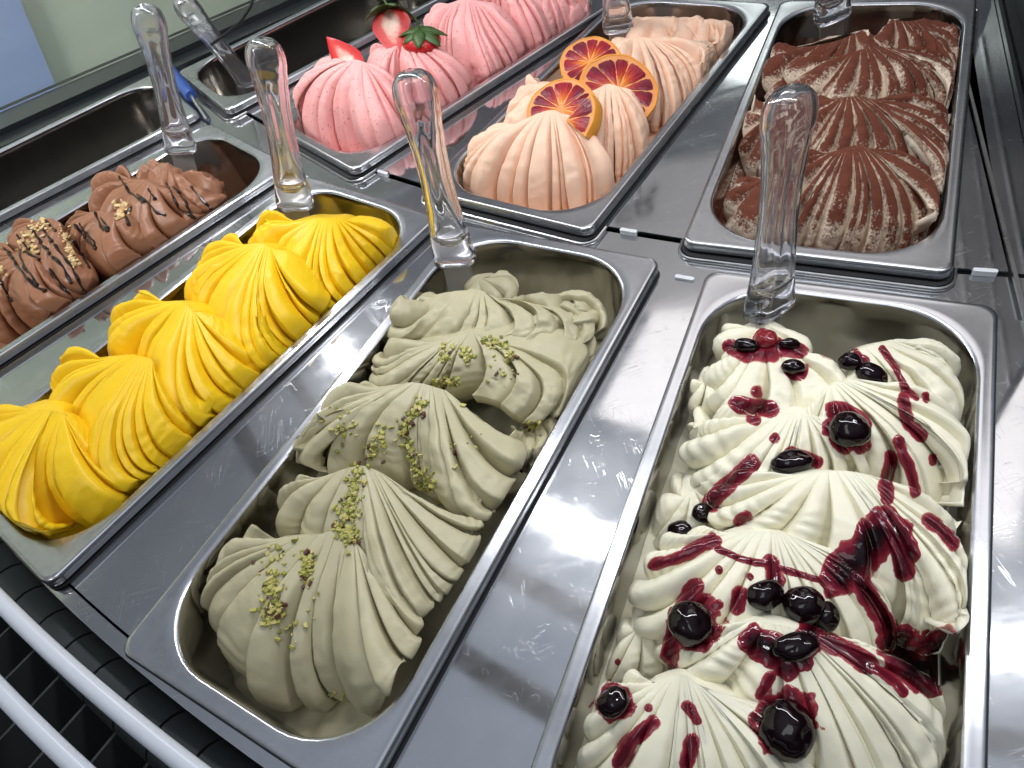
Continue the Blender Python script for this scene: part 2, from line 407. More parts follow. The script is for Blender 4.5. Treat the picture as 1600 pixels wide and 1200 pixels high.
# raised beads round the openings of the second row
def rrect(hw, hl, r, nc=8, ns=1):
    out = []
    for cx, cy, a0 in ((hw - r, hl - r, 0), (-(hw - r), hl - r, 90), (-(hw - r), -(hl - r), 180), (hw - r, -(hl - r), 270)):
        for k in range(nc + 1):
            a = R(a0 + 90 * k / nc); out.append((cx + r * math.cos(a), cy + r * math.sin(a)))
    return out
for n in BK:
    x, y, th = PANS[n]
    pts = [to_w(n, (px, py, -10.6)) for px, py in rrect(83, 182.5, 11)]
    b = MB(); b.tube(pts + [pts[0]], 1.5, 8, False); b.build('opening_bead', M_TRIM, counter)
# flat black rings stand in for the shade between each pan's rim and the edge of its opening
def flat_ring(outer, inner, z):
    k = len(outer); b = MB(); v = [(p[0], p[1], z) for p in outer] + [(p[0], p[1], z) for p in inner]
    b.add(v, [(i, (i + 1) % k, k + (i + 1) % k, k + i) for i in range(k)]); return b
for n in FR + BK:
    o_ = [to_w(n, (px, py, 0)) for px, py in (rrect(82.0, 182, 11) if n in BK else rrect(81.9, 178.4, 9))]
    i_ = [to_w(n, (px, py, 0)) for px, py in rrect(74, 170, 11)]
    flat_ring(o_, i_, -8.7 if n in FR else -8.6).build('opening_shade', M_DARK, counter, smooth=False)
# grey clips at the panel joints
for (r, a) in ((1380.2, -51.3), (1380.2, -41.2), (1380.2, -32.0), (1417.4, -39.0), (1417.4, -46.6), (1417.4, -54.2)):
    x, y, z = pol(r, a, -8.8)
    b = MB(); b.prism([(x + p[0] * math.cos(R(a)) - p[1] * math.sin(R(a)), y + p[0] * math.sin(R(a)) + p[1] * math.cos(R(a))) for p in rrect(6.5, 1.6, 1.4, 4)], -11.3, -7.6)
    b.build('clip', M_CLIP, counter)
# dark well under the deck
b = MB(); b.prism(sector(900, 1772, -80, -18, 30), -150, -140)
b.prism(sector(1768, 1772, -80, -18, 40), -140, -14.5)
b.build('cabinet_well', M_DARK, counter, smooth=False)
# divider at the right end of the second row
b = MB()
b.prism([pol(1440, -31.30)[:2], pol(1440, -31.21)[:2], pol(985, -32.78)[:2], pol(985, -32.9)[:2]], -9, -6.5)
b.build('divider_trim', M_TRIM, counter, smooth=False)
b = MB()
b.prism([pol(1379, -31.36)[:2], pol(1379, -29.0)[:2], pol(985, -29.0)[:2], pol(985, -32.7)[:2]], -13, -10)
b.build('side_panel', M_DECK, counter, smooth=False)
b = MB()
for (a0, a1, z0, z1, r0, r1) in ((-30.15, -29.95, -9, 240, 985, 1375), (-30.4, -29.6, -9, 1, 985, 1378), (-30.6, -30.45, -9, -4, 985, 1378)):
    b.prism([pol(r1, a0)[:2], pol(r1, a1)[:2], pol(r0, a1)[:2], pol(r0, a0)[:2]], z0, z1)
b.build('end_frame', M_FRAME, counter, smooth=False)
for (z0, z1) in ((40, 46), (95, 99), (150, 162)):  # steel bars added so the deck has something bright to reflect
    b = MB(); b.prism([pol(1376, -30.2)[:2], pol(1376, -30.16)[:2], pol(985, -30.17)[:2], pol(985, -30.23)[:2]], z0, z1); b.build('reflector_strip', M_TRIM, counter, smooth=False)

# overhead frame of the curved canopy that holds the light strip
canopy = thing('canopy_frame', 'dark curved canopy bars over the gelato counter', 'canopy')
for r0, r1 in ((1592, 1622), (1476, 1500), (1376, 1414)):
    b = MB(); b.prism(sector(r0, r1, -84, -20, 40), 512, 530); b.build('canopy_bar', M_FRAME, canopy, smooth=False)

# ----------------------------------------------------------------------------- front: rails and grille
RL = {0: 'upper white curved rail over the black grille', 1: 'middle white curved rail over the black grille', 2: 'lowest white curved rail at the bottom left corner'}
for k, r in enumerate((1785, 1809, 1834)):
    b = MB(); b.tube([pol(r, -60 + 30 * i / 60, 34) for i in range(61)], 4.1, 16)
    o = b.build('guard_rail', M_RAIL); tag(o, RL[k], 'rail', 'white rails along the counter front')
grille = thing('air_grille', 'black ribbed air grille with rounded segments below the steel counter edge', 'grille')
step = 0.925
for k in range(22):
    a = -57 + k * step
    b = MB()
    pts = [pol(1790, a + step * (0.03 + 0.94 * i / 4), -38) for i in range(5)]
    b.tube(pts, 15.0, 18); b.build('grille_segment', M_RUBBER, grille, sharp=50)
for k in range(24):
    a = -58 + k * step
    b = MB()
    p0, p1 = pol(1800, a), pol(1930, a + 0.0)
    dx, dy = math.cos(R(a)) * 9, math.sin(R(a)) * 9
    v = [(p0[0], p0[1], -36), (p1[0], p1[1], -36), (p1[0] + dx, p1[1] + dy, -80), (p0[0] + dx, p0[1] + dy, -80)]
    w = [(x + math.cos(R(a)) * 1.6, y + math.sin(R(a)) * 1.6, z) for x, y, z in v]
    b.add(v + w, [(0, 1, 2, 3), (7, 6, 5, 4), (0, 4, 5, 1), (1, 5, 6, 2), (2, 6, 7, 3), (3, 7, 4, 0)])
    b.build('grille_slat', M_RUBBER, grille, smooth=False)
b = MB(); b.prism(sector(1776, 2000, -64, -28, 30), -90, -84); b.build('grille_tray', M_DARK, grille, smooth=False)

# ----------------------------------------------------------------------------- left end: gasket, glass, what stands behind
gask = thing('glass_gasket', 'black gasket strip along the foot of the end glass', 'gasket')
b = MB(); b.prism([pol(1850, -69.3)[:2], pol(1850, -71.2)[:2], pol(980, -72.9)[:2], pol(980, -69.5)[:2]], -20, -4); b.build('gasket_base', M_FRAME, gask, smooth=False)
b = MB(); b.prism([pol(1850, -70.3)[:2], pol(1850, -72.2)[:2], pol(980, -73.4)[:2], pol(980, -71.2)[:2]], -4, 3); b.build('gasket_lip', M_FRAME, gask, smooth=False)
gl = MB(); gl.prism([pol(1850, -72.2)[:2], pol(1850, -72.45)[:2], pol(980, -73.45)[:2], pol(980, -73.1)[:2]], 5, 330)
tag(gl.build('end_glass', M_GLASS, None, smooth=False), 'clear end glass of the counter standing on the black gasket', 'glass')
wl = MB()
d0 = pol(2400, -92); d1 = pol(800, -112)
wl.prism([(-1500, 300), (-1490, 300), (300, 2700), (290, 2700)], -900, 900)
o = wl.build('wall', M_WALL, None, smooth=False); o['kind'] = 'structure'
def wall_hit(px, py):
    # the wall's front plane passes through (-1490,300) and (300,2700)
    p = Vector((-1490, 300, 0)); t = Vector((1790, 2400, 0)); nn = Vector((t.y, -t.x, 0)).normalized()
    d = ray(px, py); k = (p - C0).dot(nn) / d.dot(nn); return C0 + d * (k - 14)
q = [wall_hit(*p) for p in ((6, -60), (95, 150), (-160, 260), (-200, -60))]
nn = Vector((2400, -1790, 0)).normalized()
b = MB(); v = q + [x - nn * 8 for x in q]
b.add(v, [(0, 1, 2, 3), (7, 6, 5, 4), (0, 4, 5, 1), (1, 5, 6, 2), (2, 6, 7, 3), (3, 7, 4, 0)])
tag(b.build('blue_board', M_BLUEP, None, smooth=False), 'plain blue board leaning behind the end glass', 'board')
fl = MB(); fl.prism([(-4000, -4000), (5000, -4000), (5000, 6000), (-4000, 6000)], -905, -900)
o = fl.build('floor', mat('floor_tile', (0.12, 0.12, 0.125), 0.6), None, smooth=False); o['kind'] = 'structure'
# shop sign across the counter, its glow added to brighten the steel: met with only as a mirror image in the steel between the rear pans
def mirrored(px, py, D, zd=-9.0):
    w = at(px, py, zd); d = w - C0; k = D / math.hypot(d.x, d.y)
    return Vector((d.x * k, d.y * k, 2 * zd - CAMZ - d.z * k))
M_SIGN = mat('glowing_sign', (0.7, 0.68, 0.67), 0.6, **{'Emission Color': (1.0, 0.95, 0.94, 1), 'Emission Strength': 0.30})
M_LET = mat('sign_letter', (0.03, 0.03, 0.035), 0.6)
pb = mirrored(1012, 262, 1900); pm = mirrored(990, 318, 1900)
dx, dy = pm.x / math.hypot(pm.x, pm.y), pm.y / math.hypot(pm.x, pm.y); rz = math.degrees(math.atan2(-dx, dy))
sg = thing('shop_sign', 'pale sign lettered ER with added glow, mirrored in the steel between orange and tiramisu pans', 'sign', (pm.x, pm.y, 0), rz)
b = MB(); b.prism([(-300, 0), (1100, 0), (1100, 30), (-300, 30)], pb.z, pb.z + 620); b.build('sign_board', M_SIGN, sg, smooth=False)
hgt_ = abs(mirrored(990, 340, 1900).z - mirrored(990, 304, 1900).z)
for ch, px, py in (('E', 972, 322), ('R', 1008, 311)):
    q = mirrored(px, py, 1900)
    fc = bpy.data.curves.new('letter', 'FONT'); fc.body = ch; fc.size = 1.0; fc.extrude = 0.02; fc.align_x = 'CENTER'
    tmp = bpy.data.objects.new('letter', fc); COL.objects.link(tmp)
    me = bpy.data.meshes.new_from_object(tmp); bpy.data.objects.remove(tmp)
    lo = bpy.data.objects.new('letter', me); COL.objects.link(lo); me.materials.clear(); me.materials.append(M_LET)
    lx = math.cos(R(rz)) * (q.x - pm.x) + math.sin(R(rz)) * (q.y - pm.y)
    lo.parent = sg; lo.location = (lx * S, -8 * S, (q.z - hgt_ / 2) * S); lo.rotation_euler = (R(90), 0, 0); lo.scale = (hgt_ * 1.7 * S,) * 3
# cable over the gasket
b = MB()
cp = [at(x, y, 60) for x, y in ((398, -12), (391, 12), (374, 36), (352, 54), (330, 70))]
b.tube(cp, 1.6, 8)
tag(b.build('cable', M_CABLE), 'thin black cable hanging against the end glass', 'cable')

# ----------------------------------------------------------------------------- pans
def loops_mesh(loops, cap=True):
    n = len(loops[0]); v = [p for l in loops for p in l]; f = []
    for i in range(len(loops) - 1):
        for k in range(n):
            k2 = (k + 1) % n
            f.append((i * n + k, i * n + k2, (i + 1) * n + k2, (i + 1) * n + k))
    if cap: f.append(tuple((len(loops) - 1) * n + k for k in range(n)))
    return v, f
def rr(hw, hl, r, z, nc=10):
    return [(x, y, z) for x, y in rrect(hw, hl, r, nc)]
FLANGE = [rr(77, 175, 6, -7), rr(80.2, 177.7, 8, -7.2), rr(80.7, 178.2, 8.4, -6.2), rr(80.3, 177.8, 8.2, -4.6), rr(80.6, 178.1, 8.4, -3.2), rr(80.6, 178.1, 8.4, -1.8),
          rr(80.0, 177.5, 8, -0.6), rr(79.0, 176.5, 7.6, 0), rr(77.6, 175, 9, -0.15), rr(75, 171.5, 40, -0.25), rr(73.6, 169.6, 47, -0.1), rr(72.6, 168.6, 46.5, -0.5), rr(71.8, 167.8, 46, -1.4)]
BASIN = [rr(71.8, 167.8, 46, -1.4), rr(71.2, 167.2, 45.5, -3.2), rr(70.8, 166.8, 45, -7), rr(70.3, 166.2, 44, -30), rr(69.4, 165.3, 42, -60), rr(68.4, 164.2, 34, -100), rr(66.5, 162, 32, -112), rr(60, 156, 28, -118)]
LAB = {'E': 'empty steel pan at the left end beside the black gasket', 'K': 'steel pan holding the chocolate gelato', 'M': 'steel pan holding the yellow mango gelato',
       'P': 'steel pan holding the pale green pistachio gelato', 'C': 'steel pan holding the white cream gelato with cherries', 'R': 'empty steel pan of the rear row with a clear spatula lying in it',
       'S': 'steel pan holding the pink strawberry gelato', 'O': 'steel pan holding the peach orange gelato', 'T': 'steel pan holding the cocoa dusted tiramisu gelato'}
proto = None
for n in FR + BK:
    x, y, th = PANS[n]
    t = thing('gelato_pan', LAB[n], 'pan', (x, y, 0), th, 'steel gelato pans in the counter')
    if proto is None:
        v, f = loops_mesh(FLANGE, False); f0 = mesh_obj('flange', v, f, M_PAN, t, True, 60)
        v, f = loops_mesh(BASIN, True); b0 = mesh_obj('basin', v, f, M_BASIN, t, True, 60)
        proto = (f0, b0)
    else:
        for p in proto:
            c = p.copy(); COL.objects.link(c); c.parent = t
# ----------------------------------------------------------------------------- gelato
GEL = {}      # pan letter -> (root, [world verts], [faces]) for ray casting
def g_root(n, name, label):
    x, y, th = PANS[n]
    GEL[n] = [thing(name, label, 'gelato', (x, y, 0), th), [], []]
    return GEL[n][0]
def reg(n, v, f):
    g = GEL[n]; o = len(g[1])
    g[1] += [to_w(n, p) for p in v]; g[2] += [tuple(i + o for i in q) for q in f]

def resample(poly, ts):
    """positions at parameters ts (0..len-1) along a polyline, smoothed by Catmull-Rom"""
    p = np.array([list(q) for q in poly]); n = len(p)
    i = np.clip(np.floor(ts).astype(int), 0, n - 2); f = (ts - i)[:, None]
    p0 = p[np.maximum(i - 1, 0)]; p1 = p[i]; p2 = p[i + 1]; p3 = p[np.minimum(i + 2, n - 1)]
    return 0.5 * ((2 * p1) + (-p0 + p2) * f + (2 * p0 - 5 * p1 + 4 * p2 - p3) * f * f + (-p0 + 3 * p1 - 3 * p2 + p3) * f ** 3)

def mound(n, material, spine, bnd, seed, amp=1.0, sw=0.10, rough=0.35, rows=44, per=17, smooth_seg=(), alpha=0.9, beta=0.95, ripple=0.45, split=(), slabs=0.58):
    """one spatula stroke of gelato: folds that leave a short crest line and fan out over a dome to the traced outline"""
    rs = np.random.RandomState(seed)
    sp = [to_loc(n, at(*q)) for q in spine]
    bl = [B(n, *q) for q in bnd]
    # folds: one per outline step, some cut in two
    nb = len(bl) - 1
    cuts = []
    for i in range(nb):
        if i in split:
            cuts += [i, i + 0.5]
        else: cuts.append(i)
    cuts = [c + (rs.uniform(-0.2, 0.2) if 0 < k else 0) for k, c in enumerate(cuts)] + [nb]
    ts = []; ph = []; fi = []
    for k in range(len(cuts) - 1):
        a, b = cuts[k], cuts[k + 1]
        for j in range(per):
            x = j / per
            y = 0.5 - 0.5 * math.cos(math.pi * x)      # denser near the creases
            y = 0.7 * y + 0.3 * x ** 0.6
            ts.append(a + (b - a) * y); ph.append(y); fi.append(k)
    ts.append(nb); ph.append(1.0); fi.append(len(cuts) - 2)
    ts = np.array(ts); ph = np.array(ph); fi = np.array(fi)
    Bp = resample(bl, ts)
    frac = ts / nb
    Sp = resample(sp, frac * (len(sp) - 1)) if len(sp) > 2 else np.array([list(sp[0])]) * (1 - frac[:, None]) + np.array([list(sp[-1])]) * frac[:, None]
    # back: from the end of the outline round to its start, low, unridged
    sl = np.array(sp[-1]); s0 = np.array(sp[0])
    cen = Bp.mean(0)
    back = np.array([0.5 * (s0[0] + sl[0]) - cen[0], 0.5 * (s0[1] + sl[1]) - cen[1]]); bl_ = np.linalg.norm(back) + 1e-6
    back = back / bl_ * 20
    nbk = 9
    tb = (np.arange(1, nbk) / nbk)[:, None]
    Bb = Bp[-1] * (1 - tb) + Bp[0] * tb
    Bb[:, :2] += back * np.sin(tb * math.pi)
    Bb[:, 2] = np.minimum(Bb[:, 2], -14 - 10 * np.sin(tb[:, 0] * math.pi))
    Sb = sl * (1 - tb) + s0 * tb
    Bp = np.vstack([Bp, Bb]); Sp = np.vstack([Sp, Sb])
    ridged = np.concatenate([np.ones(len(ts)), np.zeros(nbk - 1)])
    ph = np.concatenate([ph, np.zeros(nbk - 1)]); fi = np.concatenate([fi, np.full(nbk - 1, -1)])
    nf = len(cuts) - 1
    famp = rs.uniform(0.55, 1.3, nf + 1); ftilt = rs.uniform(0.25, 0.8, nf + 1); fpow = rs.uniform(0.42, 0.62, nf + 1); foff = rs.uniform(-0.5, 0.6, nf + 1)
    fend = rs.uniform(-0.07, 0.07, nf + 1)
    for k in smooth_seg: famp[k] *= 0.45
    # distance between neighbouring creases, for the fold height
    segw = np.zeros(len(Bp))
    for k in range(nf):
        idx = np.where(fi == k)[0]
        w = np.linalg.norm(Bp[idx[-1]] - Bp[idx[0]]); segw[idx] = max(3.0, min(w, 22))
    s = np.linspace(0, 1, rows) ** 0.9
    SS = s[:, None]
    ang = SS * math.pi / 2
    g = np.sin(ang) ** alpha; kz = 0.74 * (1 - np.cos(ang) ** beta) + 0.26 * SS
    D = Bp - Sp
    hx, hy = D[:, 0], D[:, 1]
    ends = fend[np.maximum(fi, 0)] * ridged
    ends = np.where(np.abs(Bp[:, 0]) > 50, ends * 0.2, ends)
    X = Sp[:, 0] + g * hx * (1 + ends); Y = Sp[:, 1] + g * hy * (1 + ends); Z = Sp[:, 2] + kz * D[:, 2]
    # sideways sweep of the strokes
    fb = np.interp(np.arange(len(Bp)), np.linspace(0, len(Bp), nf + 2), rs.uniform(-0.045, 0.045, nf + 2))
    bow = np.sin(SS * math.pi) * (sw + fb * ridged)
    X = X - hy * bow; Y = Y + hx * bow
    # surface normals by differences
    Pm = np.stack([X, Y, Z], -1)
    def normals(Pm):
        du = np.gradient(Pm, axis=0); dv = np.roll(Pm, -1, 1) - np.roll(Pm, 1, 1)
        nn = np.cross(dv, du); ln = np.linalg.norm(nn, axis=-1, keepdims=True); nn = nn / np.maximum(ln, 1e-6)
        return nn
    nn = normals(Pm)
    nn = np.where(ln_ok(nn), nn, np.array([0, 0, 1.0]))
    # orient outward
    c = Pm.mean((0, 1)) + np.array([0, 0, -25])
    sgn = np.sign(((Pm - c) * nn).sum(-1).mean()); nn = nn * sgn
    dd = np.minimum(ph, 1 - ph); fp = (fpow[np.maximum(fi, 0)] - 0.42) / 0.2
    slab = np.minimum(1, ph / (0.28 + 0.25 * fp)); slab = slab * (2 - slab) * (1 - np.exp(-((1 - ph) / 0.035) ** 1.3)) * (1 - np.exp(-(ph / 0.03)))
    lobe = 0.75 * (1 - (2 * ph - 1) ** 2) + 0.25 * (1 - np.exp(-(dd / 0.05)))
    fr = np.concatenate([frac, np.ones(nbk - 1)]); kind = np.clip((fr - slabs) / 0.12, 0, 1)
    prof = slab * (1 - kind) + lobe * kind
    tilt = (ph - 0.5) * ftilt[np.maximum(fi, 0)]
    env = np.clip(SS * 3.2, 0, 1) ** 1.1
    wloc = segw * (0.18 + 0.82 * np.sin(ang))
    notch = np.exp(-(dd / 0.045) ** 2) * (1 - 0.55 * kind)
    hgt = -notch * np.minimum(wloc * 0.34, 4.0) * np.clip(SS * 5, 0, 1) * ridged + wloc * 0.55 * amp * famp[np.maximum(fi, 0)] * (prof - 0.45 + 0.6 * tilt + 0.22 * foff[np.maximum(fi, 0)]) * env * ridged
    crest = np.broadcast_to(prof, X.shape) * ridged
    Pm = Pm + nn * hgt[..., None]
    # hand-made unevenness and the fine cross ripples of the spatula
    pit = np.clip(fbm(Pm / 2.6 + seed * 2.3, 2) - 0.55, 0, 1) * -1.6 * np.clip(fbm(Pm / 21.0 + seed, 1) + 0.35, 0, 1) * rough / 0.3
    un = fbm(Pm / 17.0 + seed * 3.1, 2) * 1.3 * rough / 0.35 + fbm(Pm / 4.2 + seed, 2) * 0.34 * rough / 0.35
    rp = np.sin(SS * 46 + 5 * fbm(Pm / 14.0 + 7, 1)) * ripple * np.clip(fbm(Pm / 24.0 + seed * 1.7, 1) + 0.25, 0, 1) * np.clip(SS * 2, 0, 1)
    Pm = Pm + nn * (pit + un * np.clip(SS * 4, 0.25, 1) + rp * ridged)[..., None]
    for ax_, lim in ((0, 70.0), (1, 166.0)):
        e_ = np.abs(Pm[..., ax_]); k_ = lim - 9
        Pm[..., ax_] = np.sign(Pm[..., ax_]) * np.where(e_ > k_, k_ + 9 * np.tanh((e_ - k_) / 9), e_)
    cxy = np.maximum(np.abs(Pm[..., :2]) - np.array([70.2 - 43, 166.3 - 43]), 0); dc = np.hypot(cxy[..., 0], cxy[..., 1])
    kc = np.where((cxy[..., 0] > 0) & (cxy[..., 1] > 0) & (dc > 43), 43 / np.maximum(dc, 1e-6), 1.0)
    for ax_, base_ in ((0, 70.2 - 43), (1, 166.3 - 43)):
        Pm[..., ax_] = np.where(kc < 1, np.sign(Pm[..., ax_]) * (base_ + cxy[..., ax_] * kc), Pm[..., ax_])
    # an extra skirt row going down
    last = Pm[-1].copy(); last[:, 2] -= 14; cc = Sp.mean(0); last[:, :2] = last[:, :2] * 0.86 + cc[:2] * 0.14
    Pm = np.concatenate([Pm, last[None]], 0); crest = np.concatenate([crest, crest[-1:]], 0)
    nr, nc = Pm.shape[:2]
    idx = np.arange(nr * nc).reshape(nr, nc)
    a = idx[:-1]; b2 = np.roll(idx, -1, 1)[:-1]; c2 = np.roll(idx, -1, 1)[1:]; d = idx[1:]
    F = np.stack([a, b2, c2, d], -1).reshape(-1, 4)
    if sgn > 0: F = F[:, ::-1]
    V = Pm.reshape(-1, 3)
    # close the crest line
    o = mesh_obj('scoop_fold', V, F, material, GEL[n][0], True)
    at_ = o.data.attributes.new('crest', 'FLOAT', 'POINT'); at_.data.foreach_set('value', crest.reshape(-1).astype(np.float32))
    al = np.broadcast_to(np.append(s, 1.0)[:, None], crest.shape)
    at2 = o.data.attributes.new('along', 'FLOAT', 'POINT'); at2.data.foreach_set('value', np.ascontiguousarray(al).reshape(-1).astype(np.float32))
    reg(n, V, [tuple(x) for x in F.tolist()])
    return o
def ln_ok(nn): return np.linalg.norm(nn, axis=-1, keepdims=True) > 0.5

def bed(n, material, z=-40, var=5, v0=-165, v1=165, seed=1, dip=None):
    """the gelato left smeared in the pan under the strokes"""
    nu, nv = 46, 100
    U, Vv = np.meshgrid(np.linspace(-70.2, 70.2, nu), np.linspace(-166.3, 166.3, nv))
    # keep inside the rounded corners
    r = 44; cx = np.abs(U) - (70.2 - r); cy = np.abs(Vv) - (166.3 - r)
    dd = np.hypot(np.maximum(cx, 0), np.maximum(cy, 0)); k = np.where((cx > 0) & (cy > 0) & (dd > r), r / np.maximum(dd, 1e-6), 1)
    U = np.where(k < 1, np.sign(U) * (70.2 - r + np.maximum(cx, 0) * k), U); Vv = np.where(k < 1, np.sign(Vv) * (166.3 - r + np.maximum(cy, 0) * k), Vv)
    p = np.stack([U, Vv, np.full_like(U, seed * 9.0)], -1)
    Z = z + fbm(p / np.array([26., 40., 30.]), 3) * var + np.abs(fbm(p / np.array([9., 20., 9.]) + 4, 2)) * var * 0.35
    Z = Z + 5 * (np.abs(U) / 70) ** 6
    Z = Z - 45 * np.clip((Vv - 95) / 55, 0, 1) ** 1.5
    if dip is not None: Z = Z - dip[2] * np.clip((Vv - dip[0]) / (dip[1] - dip[0]), 0, 1)
    Pm = np.stack([U, Vv, Z], -1)
    idx = np.arange(nu * nv).reshape(nv, nu)
    F = np.stack([idx[:-1, :-1], idx[:-1, 1:], idx[1:, 1:], idx[1:, :-1]], -1).reshape(-1, 4)
    V = Pm.reshape(-1, 3)
    o = mesh_obj('smeared_bed', V, F, material, GEL[n][0], True)
    at_ = o.data.attributes.new('crest', 'FLOAT', 'POINT'); at_.data.foreach_set('value', np.full(len(V), 0.5, np.float32))
    reg(n, V, [tuple(x) for x in F.tolist()])

# each stroke: crest line (picture point, height) and outline points at the ends of its creases, traced right to left
g_root('P', 'pistachio_gelato', 'pale green pistachio gelato in ridged folds with chopped nuts on it')
bed('P', G_PIST, -42, 9, seed=1, dip=(-110, -165, 10))
mound('P', G_PIST, [(556, 846, 3), (541, 826, 5), (480, 838, 4), (430, 842, 0)],
      [(640, 935, -12), (656, 998, -30), (633, 1035, -38), (608, 1072, -42), (587, 1100, -43), (562, 1105, -43), (529, 1094, -43), (483, 1083, -42),
       (425, 1069, -38), (365, 1012, -32), (337, 968, -26), (322, 930, -20), (333, 896, -12), (362, 862, -8), (410, 838, -3)], 11, 1.29, -0.07, 0.3, smooth_seg=(0, 8, 9))
mound('P', G_PIST, [(598, 740, 6), (560, 728, 8), (495, 748, 2)],
      [(735, 805, -12), (753, 835, -25), (727, 880, -35), (708, 912, -40), (680, 946, -41), (640, 950, -41), (585, 920, -36), (530, 880, -30),
       (475, 850, -24), (447, 812, -18), (455, 780, -12), (478, 752, -4)], 12, 1.29, -0.07, 0.3, smooth_seg=(0, 6), split=(3, 4, 5))
mound('P', G_PIST, [(697, 610, 8), (650, 598, 10), (592, 604, 3)],
      [(800, 690, -10), (809, 735, -26), (778, 794, -35), (752, 803, -38), (700, 788, -36), (655, 765, -32), (590, 742, -28), (520, 738, -28),
       (466, 724, -22), (462, 694, -16), (500, 655, -10), (530, 632, -5), (580, 602, 0)], 13, 1.29, -0.07, 0.45, smooth_seg=(5, 6), split=(3, 4, 9))
mound('P', G_PIST, [(770, 535, 9), (735, 520, 11), (680, 535, 8)],
      [(900, 515, -10), (925, 560, -18), (870, 645, -22), (822, 660, -18), (776, 628, -15), (700, 604, -14), (640, 606, -14), (598, 603, -14), (584, 580, -12),
       (598, 552, -8), (645, 528, -4)], 14, 1.0, 0.26, 0.6, smooth_seg=(1, 2), split=(4, 5, 6, 8))
mound('P', G_PIST, [(800, 490, 7), (765, 462, 10), (740, 452, 9), (668, 462, 4)],
      [(925, 492, -10), (938, 515, -14), (895, 545, -16), (820, 548, -12), (740, 552, -12), (680, 545, -12), (622, 532, -12), (612, 503, -10), (632, 468, -6)], 15, 1.1, 0.30, 0.8, split=(2, 3, 4))
mound('P', G_PIST, [(765, 432, 10), (742, 440, 8)], [(800, 450, -2), (800, 480, -6), (770, 495, -6), (735, 485, -6), (725, 460, -4)], 16, 0.5, 0.5, 0.6, rows=24, per=7)
mound('P', G_PIST, [(850, 470, -2), (830, 468, -2)], [(925, 480, -12), (935, 505, -14), (880, 520, -14), (825, 505, -10), (812, 485, -8)], 17, 0.8, 0.3, 0.9, rows=24, per=7)
mound('P', G_PIST, [(655, 462, 0), (635, 470, -2)], [(690, 480, -8), (680, 520, -12), (640, 525, -14), (612, 508, -14), (618, 475, -10)], 18, 1.0, 0.4, 0.6, rows=24, per=8)
mound('P', G_PIST, [(850, 655, -12), (820, 668, -14)], [(875, 660, -25), (850, 700, -32), (815, 720, -34), (790, 690, -28), (800, 665, -22)], 19, 0.8, 0.2, 0.9, rows=24, per=8)

g_root('C', 'cream_gelato', 'white cream gelato in broad ridged folds streaked with dark red cherry sauce')
bed('C', G_CREAM, -42, 6, seed=2)
mound('C', G_CREAM, [(1090, 1068, 10), (1065, 1054, 11), (1020, 1066, 4)],
      [(1250, 1200, -14), (1290, 1270, -30), (1230, 1330, -40), (1170, 1345, -42), (1120, 1345, -42), (1080, 1340, -42), (1040, 1335, -42), (990, 1315, -40), (935, 1262, -35),
       (908, 1205, -28), (912, 1155, -20), (928, 1112, -13), (962, 1076, -6), (1005, 1058, 0)], 21, 1.12, 0.11, 0.22, smooth_seg=(10,), ripple=0.75, split=(1, 2, 5, 6))
mound('C', G_CREAM, [(1283, 992, 13), (1235, 980, 14), (1170, 968, 12)],
      [(1345, 1020, 2), (1418, 1082, -10), (1448, 1115, -18), (1462, 1168, -24), (1460, 1235, -32), (1425, 1295, -38), (1375, 1325, -40), (1315, 1325, -38), (1250, 1260, -30), (1180, 1150, -15), (1120, 1082, -8),
       (1068, 1050, -8), (1075, 1012, -4), (1104, 976, 2)], 22, 0.95, 0.11, 0.22, smooth_seg=(0, 9, 10), ripple=0.75, split=(3, 5))
mound('C', G_CREAM, [(1242, 838, 12), (1200, 830, 12), (1135, 832, 8)],
      [(1350, 930, -10), (1378, 985, -18), (1384, 1032, -25), (1340, 1042, -22), (1280, 1042, -20), (1220, 1047, -18), (1150, 1052, -18), (1080, 1052, -18), (1025, 1018, -20),
       (998, 955, -18), (1003, 905, -12), (1024, 868, -6), (1060, 840, 0), (1110, 826, 4)], 23, 1.01, 0.11, 0.25, ripple=0.75, split=(1, 2, 3, 4, 5))
mound('C', G_CREAM, [(1360, 742, 15), (1310, 735, 15), (1240, 742, 10)],
      [(1432, 810, -2), (1472, 850, -10), (1503, 925, -20), (1496, 985, -28), (1457, 1017, -30), (1421, 1012, -28), (1386, 984, -24), (1330, 935, -12), (1260, 882, -6), (1190, 852, -5),
       (1135, 827, -5), (1116, 797, -3), (1128, 765, 1), (1180, 742, 5)], 24, 0.95, 0.11, 0.22, smooth_seg=(7, 8), ripple=0.8, split=(2, 4))
mound('C', G_CREAM, [(1330, 590, 14), (1290, 605, 12)],
      [(1436, 640, -2), (1477, 670, -8), (1509, 728, -18), (1501, 783, -26), (1470, 802, -28), (1425, 801, -26), (1388, 776, -22), (1340, 732, -10), (1290, 706, -4), (1255, 680, 0), (1262, 640, 4)],
      25, 1.06, 0.11, 0.22, split=(2,))
mound('C', G_CREAM, [(1272, 652, 12), (1240, 644, 12), (1180, 650, 7)],
      [(1320, 690, -2), (1348, 735, -8), (1300, 762, -10), (1230, 757, -8), (1180, 768, -8), (1140, 792, -12), (1103, 778, -14), (1085, 732, -14), (1092, 688, -8), (1118, 658, -2), (1155, 645, 3)],
      26, 1.01, 0.11, 0.3, ripple=0.8, split=(1, 2, 3, 4))
